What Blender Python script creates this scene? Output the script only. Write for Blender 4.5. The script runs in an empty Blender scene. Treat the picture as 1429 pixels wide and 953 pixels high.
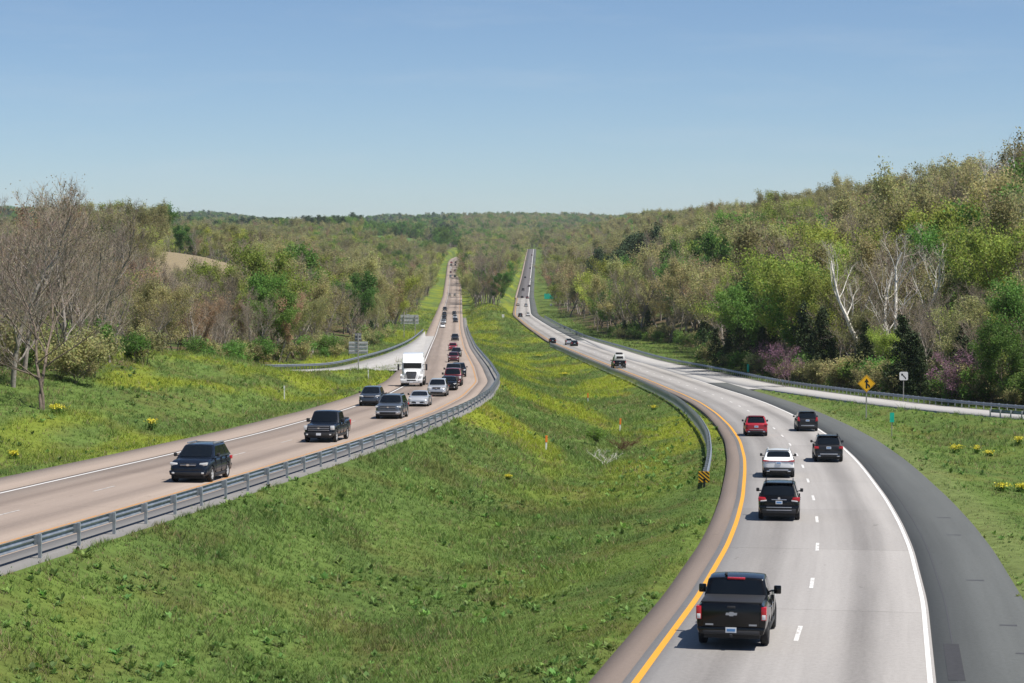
import bpy, bmesh, math, random
import numpy as np
from mathutils import Vector, Matrix, Quaternion

random.seed(7)
RNG = np.random.default_rng(7)
scene = bpy.context.scene
COL = scene.collection
R = math.radians

# ------------------------------------------------------------------ camera, sky, sun, exposure
CZ = 10.0                      # eye height of the photographer on the overpass
FPX, PW, PH = 3100.0, 1429.0, 953.0
HORIZON = 340.0                # photo row of the level horizon
HAZE = 0.000036
PITCH = math.atan((PH / 2 - HORIZON) / FPX)
cam_d = bpy.data.cameras.new('camera'); cam = bpy.data.objects.new('camera', cam_d)
COL.objects.link(cam); scene.camera = cam
cam_d.sensor_fit = 'HORIZONTAL'; cam_d.sensor_width = 36.0
cam_d.lens = FPX / PW * 36.0
cam_d.clip_start = 0.5; cam_d.clip_end = 60000
cam.location = (0, 0, CZ)
cam.rotation_euler = (math.pi / 2 - PITCH, 0, 0)

SUN_EL, SUN_AZ = R(62), R(112)   # azimuth clockwise from +Y (the direction looked along)
world = bpy.data.worlds.new('World'); scene.world = world; world.use_nodes = True
wn = world.node_tree.nodes; wl = world.node_tree.links
bg = wn['Background']
sky = wn.new('ShaderNodeTexSky'); sky.sky_type = 'NISHITA'; sky.sun_disc = False
sky.sun_elevation = SUN_EL; sky.sun_rotation = SUN_AZ
sky.air_density = 0.9; sky.dust_density = 0.6; sky.ozone_density = 5.0; sky.altitude = 2000
# a few very faint cloud wisps in the sky itself
wtc = wn.new('ShaderNodeTexCoord'); wmp = wn.new('ShaderNodeMapping'); wmp.inputs['Scale'].default_value = (5, 5, 34)
wno = wn.new('ShaderNodeTexNoise'); wno.inputs['Scale'].default_value = 1.7; wno.inputs['Detail'].default_value = 7; wno.inputs['Roughness'].default_value = 0.6
wrp = wn.new('ShaderNodeMapRange'); wrp.inputs['From Min'].default_value = 0.50; wrp.inputs['From Max'].default_value = 0.80; wrp.inputs['To Max'].default_value = 0.16
wmx = wn.new('ShaderNodeMix'); wmx.data_type = 'RGBA'; wmx.inputs['B'].default_value = (6.0, 6.6, 7.2, 1)
wl.new(wtc.outputs['Generated'], wmp.inputs[0]); wl.new(wmp.outputs[0], wno.inputs['Vector']); wl.new(wno.outputs['Fac'], wrp.inputs['Value'])
wl.new(wrp.outputs[0], wmx.inputs['Factor']); wl.new(sky.outputs[0], wmx.inputs['A']); wl.new(wmx.outputs['Result'], bg.inputs[0]); bg.inputs[1].default_value = 0.069
sun_d = bpy.data.lights.new('sun', 'SUN'); sun_d.energy = 4.5; sun_d.angle = R(0.53); sun_d.color = (1.0, 0.955, 0.89)
sun = bpy.data.objects.new('sun', sun_d); COL.objects.link(sun)
to_sun = Vector((math.sin(SUN_AZ) * math.cos(SUN_EL), math.cos(SUN_AZ) * math.cos(SUN_EL), math.sin(SUN_EL)))
sun.rotation_euler = to_sun.to_track_quat('Z', 'Y').to_euler(); sun.location = (60, 40, 120)
scene.view_settings.view_transform = 'Standard'; scene.view_settings.look = 'None'
scene.view_settings.exposure = 0.6; scene.view_settings.gamma = 1.0
scene.cycles.max_bounces = 6; scene.cycles.transparent_max_bounces = 6
scene.cycles.diffuse_bounces = 3; scene.cycles.glossy_bounces = 3; scene.cycles.volume_bounces = 1

def proj(X, Y, Z):
    """world -> photo pixel"""
    z = Z - CZ
    d = Y * math.cos(PITCH) - z * math.sin(PITCH)
    v = Y * math.sin(PITCH) + z * math.cos(PITCH)
    return PW / 2 + FPX * X / d, PH / 2 - FPX * v / d

# ------------------------------------------------------------------ helpers
def tag(o, label=None, cat=None, group=None, kind=None):
    if label: o['label'] = label
    if cat: o['category'] = cat
    if group: o['group'] = group
    if kind: o['kind'] = kind
    return o

def link(name, me, parent=None):
    o = bpy.data.objects.new(name, me); COL.objects.link(o)
    if parent is not None: o.parent = parent
    return o

def empty(name, loc=(0, 0, 0), rz=0.0):
    o = bpy.data.objects.new(name, None); COL.objects.link(o)
    o.empty_display_size = 0.3; o.location = loc; o.rotation_euler = (0, 0, rz)
    return o

def np_mesh(name, V, F, mat=None, smooth=False, col=None, colname='Col'):
    """V (n,3), F (m,k) with a constant k"""
    V = np.asarray(V, np.float32); F = np.asarray(F, np.int32)
    me = bpy.data.meshes.new(name)
    m, k = F.shape
    me.vertices.add(len(V)); me.vertices.foreach_set('co', V.ravel())
    me.loops.add(m * k); me.loops.foreach_set('vertex_index', F.ravel())
    me.polygons.add(m); me.polygons.foreach_set('loop_start', np.arange(0, m * k, k, dtype=np.int32))
    if smooth: me.polygons.foreach_set('use_smooth', np.ones(m, bool))
    if col is not None:
        ca = me.color_attributes.new(colname, 'FLOAT_COLOR', 'POINT')
        c = np.ones((len(V), 4), np.float32); c[:, :3] = col
        ca.data.foreach_set('color', c.ravel())
    me.update(calc_edges=True)
    if mat: me.materials.append(mat)
    return me

def sst(a, b, x):
    t = np.clip((x - a) / (b - a), 0, 1); return t * t * (3 - 2 * t)

_tab = np.random.default_rng(3).random((256, 256))
def vnoise(x, y):
    xi = np.floor(x).astype(int); yi = np.floor(y).astype(int)
    fx = x - xi; fy = y - yi; fx = fx * fx * (3 - 2 * fx); fy = fy * fy * (3 - 2 * fy)
    a = _tab[xi & 255, yi & 255]; b = _tab[(xi + 1) & 255, yi & 255]
    c = _tab[xi & 255, (yi + 1) & 255]; d = _tab[(xi + 1) & 255, (yi + 1) & 255]
    return (a * (1 - fx) + b * fx) * (1 - fy) + (c * (1 - fx) + d * fx) * fy
def fbm(x, y, oct=4):
    s = 0; a = 0.5; n = 0
    for i in range(oct):
        s = s + a * vnoise(x * 2 ** i + 17.3 * i, y * 2 ** i + 9.1 * i); n += a; a *= 0.5
    return s / n

# ------------------------------------------------------------------ materials
MATS = {}
def nodes_of(m): return m.node_tree.nodes, m.node_tree.links
def pmat(name, col, rough=0.6, metal=0.0, coat=0.0, spec=0.5, var=0.0, scale=5.0, bump=0.0, bscale=40.0):
    """principled material with an optional procedural colour variation and bump"""
    if name in MATS: return MATS[name]
    m = bpy.data.materials.new(name); m.use_nodes = True
    n, l = nodes_of(m); b = n['Principled BSDF']
    b.inputs['Base Color'].default_value = (*col, 1); b.inputs['Roughness'].default_value = rough
    b.inputs['Metallic'].default_value = metal; b.inputs['Coat Weight'].default_value = coat
    b.inputs['Coat Roughness'].default_value = 0.05
    b.inputs['Specular IOR Level'].default_value = spec
    if var > 0:
        tc = n.new('ShaderNodeTexCoord'); no = n.new('ShaderNodeTexNoise')
        no.inputs['Scale'].default_value = scale; no.inputs['Detail'].default_value = 6
        l.new(tc.outputs['Object'], no.inputs['Vector'])
        r = n.new('ShaderNodeValToRGB')
        r.color_ramp.elements[0].position = 0.3; r.color_ramp.elements[1].position = 0.7
        r.color_ramp.elements[0].color = (*[c * (1 - var) for c in col], 1)
        r.color_ramp.elements[1].color = (*[min(1, c * (1 + var)) for c in col], 1)
        l.new(no.outputs['Fac'], r.inputs[0]); l.new(r.outputs[0], b.inputs['Base Color'])
    if bump > 0:
        tc2 = n.new('ShaderNodeTexCoord'); n2 = n.new('ShaderNodeTexNoise'); n2.inputs['Scale'].default_value = bscale
        l.new(tc2.outputs['Object'], n2.inputs['Vector'])
        bp = n.new('ShaderNodeBump'); bp.inputs['Strength'].default_value = bump; bp.inputs['Distance'].default_value = 0.02
        l.new(n2.outputs['Fac'], bp.inputs['Height']); l.new(bp.outputs[0], b.inputs['Normal'])
    MATS[name] = m; return m

def road_mat(name, col, dark, track=0.0, joints=0.0, streak=0.25, slab=0.0, grain=0.7):
    """pavement: UV x = metres across, y = metres along. Longitudinal streaks, wheel tracks, joints, stains."""
    m = bpy.data.materials.new(name); m.use_nodes = True; MATS[name] = m
    n, l = nodes_of(m); b = n['Principled BSDF']; b.inputs['Roughness'].default_value = 0.85
    b.inputs['Specular IOR Level'].default_value = 0.25
    uv = n.new('ShaderNodeUVMap'); uv.uv_map = 'uv'
    def math_(op, a, b_=None, c=None):
        q = n.new('ShaderNodeMath'); q.operation = op
        for i, v in enumerate((a, b_, c)):
            if v is None: continue
            if isinstance(v, (int, float)): q.inputs[i].default_value = v
            else: l.new(v, q.inputs[i])
        return q.outputs[0]
    def noise(sx, sy, detail=5, rough=0.6):
        mp = n.new('ShaderNodeMapping'); mp.inputs['Scale'].default_value = (sx, sy, 1)
        l.new(uv.outputs[0], mp.inputs[0])
        no = n.new('ShaderNodeTexNoise'); no.inputs['Scale'].default_value = 1; no.inputs['Detail'].default_value = detail
        no.inputs['Roughness'].default_value = rough
        l.new(mp.outputs[0], no.inputs['Vector']); return no.outputs['Fac']
    sep = n.new('ShaderNodeSeparateXYZ'); l.new(uv.outputs[0], sep.inputs[0])
    u, v = sep.outputs[0], sep.outputs[1]
    f = math_('MULTIPLY', math_('SUBTRACT', noise(1.6, 0.03), 0.5), streak * 2.2)
    f = math_('ADD', f, math_('MULTIPLY', math_('SUBTRACT', noise(0.35, 0.06, 3), 0.5), streak * 1.2))
    f = math_('ADD', f, math_('MULTIPLY', math_('SUBTRACT', noise(7, 4, 6, 0.8), 0.5), grain))
    if track > 0:      # oil band in the middle of each 3.6 m lane plus two softer tyre bands
        w = math_('MULTIPLY', u, 2 * math.pi / 3.65)
        c1 = math_('COSINE', w)
        c1 = math_('MULTIPLY', math_('SUBTRACT', 1.0, c1), 0.5)
        c1 = math_('POWER', c1, 3.0)
        c1 = math_('MULTIPLY', c1, math_('ADD', 0.55, math_('MULTIPLY', noise(0.5, 0.012, 3), 0.9)))
        f = math_('ADD', f, math_('MULTIPLY', c1, track))
    if joints > 0:
        fr = math_('FRACT', math_('DIVIDE', v, 18.3))
        jl = math_('LESS_THAN', fr, 0.0035)
        f = math_('ADD', f, math_('MULTIPLY', jl, math_('MULTIPLY', noise(0.3, 0.3, 2), joints)))
    # slab-to-slab tone, small dark spots
    cx = n.new('ShaderNodeCombineXYZ'); l.new(math_('FLOOR', math_('DIVIDE', u, 3.65)), cx.inputs[0]); l.new(math_('FLOOR', math_('DIVIDE', v, 18.3)), cx.inputs[1])
    wn_ = n.new('ShaderNodeTexWhiteNoise'); wn_.noise_dimensions = '3D'; l.new(cx.outputs[0], wn_.inputs['Vector'])
    f = math_('ADD', f, math_('MULTIPLY', math_('SUBTRACT', wn_.outputs['Value'], 0.5), slab))
    f = math_('ADD', f, math_('MULTIPLY', math_('GREATER_THAN', noise(1.1, 0.35, 4, 0.55), 0.70), 0.22))
    f = math_('ADD', f, 0.25)
    r = n.new('ShaderNodeValToRGB'); r.color_ramp.elements[0].position = 0.0; r.color_ramp.elements[1].position = 1.0
    r.color_ramp.elements[0].color = (*[min(1, c * 1.12) for c in col], 1); r.color_ramp.elements[1].color = (*dark, 1)
    l.new(f, r.inputs[0]); l.new(r.outputs[0], b.inputs['Base Color'])
    bp = n.new('ShaderNodeBump'); bp.inputs['Strength'].default_value = 0.25; bp.inputs['Distance'].default_value = 0.01
    l.new(noise(30, 30, 3), bp.inputs['Height']); l.new(bp.outputs[0], b.inputs['Normal'])
    return m

def paint_mat(name, col, wear=0.35, under=(0.29, 0.27, 0.25)):
    m = bpy.data.materials.new(name); m.use_nodes = True; MATS[name] = m
    n, l = nodes_of(m); b = n['Principled BSDF']; b.inputs['Roughness'].default_value = 0.7
    tc = n.new('ShaderNodeTexCoord'); no = n.new('ShaderNodeTexNoise'); no.inputs['Scale'].default_value = 6.0
    no.inputs['Detail'].default_value = 8; no.inputs['Roughness'].default_value = 0.6
    l.new(tc.outputs['Object'], no.inputs['Vector'])
    r = n.new('ShaderNodeValToRGB'); r.color_ramp.elements[0].position = wear; r.color_ramp.elements[1].position = wear + 0.12
    r.color_ramp.elements[0].color = (*under, 1); r.color_ramp.elements[1].color = (*col, 1)
    l.new(no.outputs['Fac'], r.inputs[0]); l.new(r.outputs[0], b.inputs['Base Color'])
    return m

def attr_mat(name, trans=0.3, rough=0.8, randvar=0.0, vgain=1.0, spec=0.2, noise_amt=0.0, hue=0.0):
    """colour from the 'Col' attribute, per-object variation, some translucency (leaves, grass)"""
    m = bpy.data.materials.new(name); m.use_nodes = True; MATS[name] = m
    n, l = nodes_of(m); b = n['Principled BSDF']; out = n['Material Output']
    b.inputs['Roughness'].default_value = rough; b.inputs['Specular IOR Level'].default_value = spec
    a = n.new('ShaderNodeAttribute'); a.attribute_name = 'Col'
    c = a.outputs['Color']
    if randvar > 0 or hue > 0:
        oi = n.new('ShaderNodeObjectInfo'); hs = n.new('ShaderNodeHueSaturation')
        mr = n.new('ShaderNodeMapRange'); mr.inputs['To Min'].default_value = 1 - randvar; mr.inputs['To Max'].default_value = 1 + randvar
        l.new(oi.outputs['Random'], mr.inputs['Value']); l.new(mr.outputs[0], hs.inputs['Value'])
        ml = n.new('ShaderNodeMath'); ml.operation = 'MULTIPLY'; ml.inputs[1].default_value = 7.31
        fr = n.new('ShaderNodeMath'); fr.operation = 'FRACT'
        l.new(oi.outputs['Random'], ml.inputs[0]); l.new(ml.outputs[0], fr.inputs[0])
        mh = n.new('ShaderNodeMapRange'); mh.inputs['To Min'].default_value = 0.5 - hue; mh.inputs['To Max'].default_value = 0.5 + hue
        l.new(fr.outputs[0], mh.inputs['Value']); l.new(mh.outputs[0], hs.inputs['Hue'])
        l.new(c, hs.inputs['Color']); c = hs.outputs[0]
    if noise_amt > 0:
        tc = n.new('ShaderNodeTexCoord'); no = n.new('ShaderNodeTexNoise'); no.inputs['Scale'].default_value = 1.3
        no.inputs['Detail'].default_value = 12; no.inputs['Roughness'].default_value = 0.8
        l.new(tc.outputs['Object'], no.inputs['Vector'])
        mr = n.new('ShaderNodeMapRange'); mr.inputs['From Min'].default_value = 0.3; mr.inputs['From Max'].default_value = 0.7
        mr.inputs['To Min'].default_value = 1 - noise_amt; mr.inputs['To Max'].default_value = 1 + noise_amt
        l.new(no.outputs['Fac'], mr.inputs['Value'])
        mx = n.new('ShaderNodeVectorMath'); mx.operation = 'SCALE'
        l.new(c, mx.inputs[0]); l.new(mr.outputs[0], mx.inputs['Scale']); c = mx.outputs[0]
        bp = n.new('ShaderNodeBump'); bp.inputs['Strength'].default_value = 0.6; bp.inputs['Distance'].default_value = 0.15
        l.new(no.outputs['Fac'], bp.inputs['Height']); l.new(bp.outputs[0], b.inputs['Normal'])
    l.new(c, b.inputs['Base Color'])
    if trans > 0:
        t = n.new('ShaderNodeBsdfTranslucent'); l.new(c, t.inputs['Color'])
        mx = n.new('ShaderNodeMixShader'); mx.inputs[0].default_value = trans
        l.new(b.outputs[0], mx.inputs[1]); l.new(t.outputs[0], mx.inputs[2]); l.new(mx.outputs[0], out.inputs['Surface'])
    return m

M_RCONC = road_mat('pale_grey_concrete', (0.325, 0.308, 0.292), (0.125, 0.117, 0.11), track=0.40, joints=0.9, slab=0.14)
M_LCONC = road_mat('tan_concrete', (0.295, 0.24, 0.2), (0.125, 0.098, 0.082), track=0.36, joints=0.7, slab=0.12)
M_RAMP = road_mat('bleached_concrete', (0.36, 0.35, 0.335), (0.20, 0.19, 0.18), track=0.0, joints=0.6, slab=0.12)
M_TANSH = road_mat('tan_shoulder_concrete', (0.285, 0.231, 0.192), (0.15, 0.118, 0.098), streak=0.3)
M_BROWNSH = road_mat('brown_shoulder', (0.175, 0.14, 0.118), (0.095, 0.076, 0.064), streak=0.35)
M_ASPH = road_mat('grey_asphalt', (0.092, 0.099, 0.095), (0.056, 0.06, 0.057), streak=0.42)
M_ASPH2 = road_mat('dark_grey_asphalt', (0.092, 0.097, 0.094), (0.056, 0.059, 0.057), streak=0.42, grain=1.3)
M_FARASPH = road_mat('far_asphalt', (0.12, 0.112, 0.116), (0.06, 0.056, 0.06), track=0.2, streak=0.3)
M_GRAVEL = road_mat('grey_gravel', (0.185, 0.178, 0.17), (0.09, 0.086, 0.082), streak=0.5)
M_WHITE = paint_mat('white_road_paint', (0.66, 0.65, 0.63), wear=0.27)
M_DASH = paint_mat('worn_white_paint', (0.62, 0.61, 0.59), wear=0.36)
M_YELLOW = paint_mat('yellow_road_paint', (0.62, 0.29, 0.02), wear=0.27)
M_DASHL = paint_mat('faint_white_paint', (0.44, 0.41, 0.38), wear=0.44)
M_YELLOW_OLD = paint_mat('faded_yellow_paint', (0.46, 0.22, 0.05), wear=0.40, under=(0.30, 0.22, 0.16))
M_STEEL = pmat('galvanised_steel', (0.30, 0.33, 0.36), rough=0.45, metal=0.6, var=0.22, scale=2.5)
M_POST = pmat('weathered_post_steel', (0.33, 0.35, 0.37), rough=0.6, metal=0.4, var=0.25, scale=3)
M_GROUND = attr_mat('meadow_ground', trans=0.0, rough=0.95, noise_amt=0.45, spec=0.05)
M_GRASS = attr_mat('grass_blades', trans=0.35, rough=0.7, spec=0.25)
# ------------------------------------------------------------------ road lines (metres; rel. heights below the eye)
_ST = {}
def smooth_table(xs, ys, x, sig=1.0):
    """smooth interpolation (monotone cubic-like): dense linear, then blurred in log distance"""
    key = (id(ys), sig)
    if key not in _ST: _ST[key] = _smooth(xs, ys, sig)
    g, v, s = _ST[key]
    r = np.interp(np.log(np.maximum(x, 30.0)), g, v)
    return np.where(np.asarray(x) < 30, r + (np.asarray(x) - 30) * s, r)
def _smooth(xs, ys, sig):
    g = np.linspace(math.log(30), math.log(9000), 2400)
    v = np.interp(np.exp(g), xs, ys)
    k = int(40 * sig); w = np.hanning(2 * k + 1); w /= w.sum()
    vp = np.concatenate([2 * v[0] - v[1:k + 1][::-1], v, 2 * v[-1] - v[-k - 1:-1][::-1]])
    v = np.convolve(vp, w, 'valid')
    s = (np.interp(math.log(32), g, v) - np.interp(math.log(30), g, v)) / 2.0
    return g, v, s       # s: straight continuation below 30 m
RZ_T = ([20, 100, 200, 300, 430, 600, 800, 1000, 1440, 2000, 2900, 3300, 9000],
        [-9.51, -12.35, -15.9, -19.45, -22.7, -26.3, -29.6, -32.0, -34.2, -28.5, -7.5, -3, -3])
LZ_T = ([20, 100, 200, 300, 480, 660, 760, 1000, 1360, 1700, 2130, 2400, 2800, 9000],
        [-8.24, -10.8, -14.0, -17.2, -22.6, -27.0, -28.6, -30.8, -32.0, -27.5, -17.9, -14.5, -12, -8])
RX_T = ([20, 57, 70.8, 87, 98, 111, 130, 143, 165, 187.6, 214, 242, 275, 311, 430, 600, 1000, 1440, 2000, 2900, 3300, 9000],
        [-2.9, 3.5, 5.9, 8.4, 9.9, 11.5, 13.6, 14.95, 16.9, 18.4, 19.7, 20.6, 20.9, 20.6, 16.7, 10.3, 1.2, 3.6, 9.7, 21, 26, 100])
LX_T = ([20, 64.5, 93.6, 115, 140, 175, 206, 251, 319, 483, 750, 1000, 1360, 2130, 2330, 2480, 2800, 9000],
        [-24.0, -18.1, -14.4, -11.8, -9.0, -6.2, -4.7, -4.1, -5.7, -10.6, -17.8, -23.8, -32, -51.4, -54, -50, -38, -30])
def zR(Y): return CZ + smooth_table(*RZ_T, Y)
def zL(Y): return CZ + smooth_table(*LZ_T, Y)
def xR(Y): return smooth_table(*RX_T, Y, sig=0.7)      # yellow line of the carriageway going away
def xL(Y): return smooth_table(*LX_T, Y, sig=0.7)      # yellow line of the carriageway coming towards the eye

def ysamples(y0, y1):
    ys = [y0]
    while ys[-1] < y1: ys.append(ys[-1] + max(1.5, abs(ys[-1]) * 0.012))
    ys[-1] = y1; return np.array(ys)

class Path:
    """a 3-D polyline; offsets are metres to the right when looking along increasing order"""
    def __init__(s, P):
        s.P = np.asarray(P, float)
        d = np.gradient(s.P[:, :2], axis=0); d /= np.linalg.norm(d, axis=1)[:, None]
        s.T = d; s.N = np.stack([d[:, 1], -d[:, 0]], 1)
        seg = np.linalg.norm(np.diff(s.P[:, :2], axis=0), axis=1)
        s.S = np.concatenate([[0], np.cumsum(seg)])
    def off(s, o, dz=0.0):
        o = np.broadcast_to(np.asarray(o, float), (len(s.P),))
        Q = s.P.copy(); Q[:, :2] += s.N * o[:, None]; Q[:, 2] += dz; return Q
    def at(s, S, o=0.0, dz=0.0):
        q = np.array([np.interp(S, s.S, s.P[:, i]) for i in range(3)])
        n = np.array([np.interp(S, s.S, s.N[:, i]) for i in range(2)]); n /= np.linalg.norm(n)
        q[:2] += n * o; q[2] += dz; t = np.array([-n[1], n[0]]); return q, t, n
    def sub(s, a, b):
        k = (s.P[:, 1] >= a) & (s.P[:, 1] <= b); return Path(s.P[k])

def main_path(xf, zf, y0, y1):
    ys = ysamples(y0, y1); return Path(np.stack([xf(ys), ys, zf(ys)], 1))
PR = main_path(xR, zR, -40, 2960)
PL = main_path(xL, zL, -40, 2700)

def spline(pts, step=2.5):
    P = np.array(pts, float); out = []
    P = np.vstack([2 * P[0] - P[1], P, 2 * P[-1] - P[-2]])
    for i in range(1, len(P) - 2):
        n = max(2, int(np.linalg.norm(P[i + 1] - P[i]) / step))
        for t in np.linspace(0, 1, n, endpoint=False):
            out.append(0.5 * (2 * P[i] + (P[i + 1] - P[i - 1]) * t + (2 * P[i - 1] - 5 * P[i] + 4 * P[i + 1] - P[i + 2]) * t * t
                              + (3 * P[i] - P[i - 1] - 3 * P[i + 1] + P[i + 2]) * t ** 3))
    out.append(P[-2]); return np.array(out)

# exit ramp on the left, from the far carriageway towards the left; listed far to near
lr = [(700, -24.6), (560, -22.0), (450, -21.0), (370, -21.2), (318, -22.6), (288, -26.0), (268, -31.5), (254, -40), (245, -52), (240, -70), (238, -110), (240, -170)]
lrz = []
for y, x in lr:
    z = float(zL(np.array([y]))[0])
    lrz.append((x, y, z + float(sst(320, 250, np.array(y)) * 0.9 + max(0, -x - 35) * 0.012)))
PLR = Path(spline(lrz)[::-1])            # reversed: runs near(left) -> far, so +offset is to the far road side
rr = [(640, 17.0), (520, 22.3), (430, 26.0), (375, 29.9), (311, 34.0), (280, 36.9), (245, 40.6), (226, 43.6), (208, 47.6), (195, 52.5), (184, 61), (176, 74), (172, 100), (172, 150)]
rrz = []
for y, x in rr:
    z = float(zR(np.array([y]))[0]); rrz.append((x, y, z + max(0, x - 44) * 0.012))
PRR = Path(spline(rrz)[::-1])            # near(right) -> far; left side of it faces the main road

# ------------------------------------------------------------------ terrain
def poly_dist(path, X, Y, box):
    d = np.full(X.shape, 1e6); z = np.zeros(X.shape)
    k = (X > box[0]) & (X < box[1]) & (Y > box[2]) & (Y < box[3])
    if not k.any(): return d, z
    P = path.P[::2]; xs, ys = X[k], Y[k]
    bd = np.full(xs.shape, 1e9); bz = np.zeros(xs.shape)
    for i in range(len(P) - 1):
        a = P[i]; e = P[i + 1] - a; L2 = e[0] ** 2 + e[1] ** 2
        t = np.clip(((xs - a[0]) * e[0] + (ys - a[1]) * e[1]) / L2, 0, 1)
        dd = (xs - a[0] - t * e[0]) ** 2 + (ys - a[1] - t * e[1]) ** 2
        m = dd < bd; bd[m] = dd[m]; bz[m] = (a[2] + t * e[2])[m]
    d[k] = np.sqrt(bd); z[k] = bz; return d, z

def forest_edge_left(Y):
    return np.interp(Y, [0, 90, 110, 135, 160, 185, 205, 222, 241, 250, 262, 280, 300, 360, 450, 600, 700, 900, 1400, 2400, 9000],
                     [-55, -46, -39, -34, -31, -29.5, -36, -62, -66, -49, -41.5, -35.5, -32, -29.5, -29.5, -33.5, -36, -41, -51, -72, -90])
def hill_start_right(Y):
    return np.interp(Y, [0, 150, 172, 185, 200, 226, 245, 280, 311, 375, 420, 450, 520, 600, 640, 1000, 1440, 2000, 2900, 9000],
                     [200, 150, 95, 74, 61, 52, 48, 44, 41, 37.5, 36, 40, 44, 36, 28, 21, 23, 30, 43, 110])

def terrain(X, Y, detail=True):
    X = np.asarray(X, float); Y = np.asarray(Y, float)
    zl, zr, xl, xr = zL(Y), zR(Y), xL(Y), xR(Y)
    Lo, Li = xl - 10.4, xl + 2.9         # left carriageway pavement + verge
    Ri, Ro = xr - 1.6, xr + 10.6
    far = sst(2700, 3300, Y)
    # median
    w = np.maximum(Ri - Li, 1.0); t = np.clip((X - Li) / w, 0, 1)
    depth = np.interp(Y, [0, 60, 120, 200, 300, 450, 600, 700, 820, 950, 1100, 2000], [2.0, 2.2, 2.6, 2.6, 2.4, 2.0, 1.2, -0.8, -4.2, -4.8, -2.5, -3.0])
    zm = zl * (1 - t) + zr * t - depth * (1 - np.abs(2 * t - 1) ** 1.7)
    # left of the left carriageway
    s = np.maximum(Lo - X, 0)
    hl = np.interp(Y, [0, 200, 520, 640, 800, 930, 1200, 2000, 3000, 9000], [12, 12, 12, 18, 29, 23, 19, 14, 14, 14])
    e = np.maximum(xl - 10.4 - forest_edge_left(Y), 6)
    bank = 0.19 * np.clip(s - 2.5, 0, 15) * sst(95, 160, Y) * sst(262, 228, Y)
    zlft = bank + zl - 0.5 * np.exp(-((s - 4.5) / 2.5) ** 2) + 0.045 * np.minimum(s, 30) + hl * sst(0, 1, (s - e * 0.8) / np.interp(Y, [500, 700], [150, 105])) - 0.13 * np.clip(s - 80, 0, 85) * sst(450, 600, Y) * sst(1500, 1000, Y)
    # right of the right carriageway
    s2 = np.maximum(X - Ro, 0); hs = hill_start_right(Y); s3 = np.maximum(X - hs, 0)
    hr = np.interp(Y, [0, 400, 700, 1100, 1600, 2600, 3500, 9000], [30, 31, 33, 38, 40, 29, 20, 18])
    zrgt = zr - 0.6 * np.exp(-((s2 - 6) / 3.5) ** 2) * sst(320, 260, Y) - 0.02 * np.minimum(s2, 12) + hr * (0.35 * np.clip(s3 / 125, 0, 1) + 0.65 * sst(0, 140, s3))
    z = np.where(X < Lo, zlft, np.where(X < Li, zl, np.where(X < Ri, zm, np.where(X < Ro, zr, zrgt))))
    # far country beyond the two climbs
    n1 = fbm(X / 520 + 3, Y / 900 + 5, 3) - 0.5
    zfar = CZ - 6 + 40 * sst(2700, 5600, Y) + 17 * np.exp(-((X - 90) / 260) ** 2) * sst(4300, 5600, Y) + 12 * np.exp(-((X + 620) / 420) ** 2) * sst(3000, 4300, Y) + 95 * n1 * sst(2900, 4500, Y) + 14 * sst(-200, -700, X) * sst(5200, 2800, Y)
    z = z + 9 * np.exp(-((X + 125) / 75) ** 2) * sst(2150, 2500, Y)
    z = z * (1 - far) + zfar * far
    on_pave = ((X > Lo) & (X < Li)) | ((X > Ri) & (X < Ro))
    if detail:
        away = np.minimum(np.where(X < Lo, Lo - X, 99), 99)
        away = np.minimum(away, np.where((X >= Li) & (X <= Ri), np.minimum(X - Li, Ri - X), 99))
        away = np.minimum(away, np.where(X > Ro, X - Ro, 99))
        away = np.where(on_pave, 0, away)
        k = sst(0.5, 8, away)
        z = z + k * ((fbm(X / 9, Y / 9, 3) - 0.5) * 0.75 + (fbm(X / 60, Y / 60, 2) - 0.5) * np.minimum(3.0, 0.5 + Y / 400) * sst(8, 40, away))
    # bed of the carriageways lies below the pavement sheets
    bed = 0.10 + np.maximum(Y, 0) / 2500
    cell = 0.25 + np.maximum(Y, 0) * 0.0022
    pin = ((X > xl - 10.35 - cell) & (X < xl + 3.3 + cell) & (Y < 2720)) | ((X > xr - 1.2 - cell) & (X < xr + 10.5 + cell) & (Y < 2985))
    for path, box, hw in ((PLR, (-170, -12, 225, 705), 3.1), (PRR, (10, 150, 165, 645), 2.9)):
        d, pz = poly_dist(path, X, Y, box)
        k = sst(hw + 7.5, hw + 1.2, d)
        z = z * (1 - k) + (pz - 0.03) * k
        z = np.where(d < hw - 0.2, pz - bed - 0.08, z)
    kl, kr = PLR.P[:, 1] > 300, PRR.P[:, 1] > 170
    gl = (Y > 303) & (Y < 600) & (X < xl - 9.5) & (X > np.interp(Y, PLR.P[kl][:, 1], PLR.P[kl][:, 0]))
    gr_ = (Y > 293) & (Y < 600) & (X > xr + 9.5) & (X < np.interp(Y, PRR.P[kr][:, 1], PRR.P[kr][:, 0]))
    pin = pin | gl | gr_
    zroad = np.where(X < (xl + xr) / 2, zl, zr)
    z = np.where(pin, np.minimum(z, zroad - bed), z)
    return z

rows = np.concatenate([np.linspace(-60, 40, 22)[:-1], 40 * 1.0125 ** np.arange(0, 442)])
ucol = np.linspace(-1, 1, 401); ucol = 0.55 * ucol + 0.45 * ucol ** 3
YY = np.repeat(rows[:, None], len(ucol), 1)
XX = ucol[None, :] * (0.42 * np.maximum(YY, 30) + 70)
ZZ = terrain(XX, YY)

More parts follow.
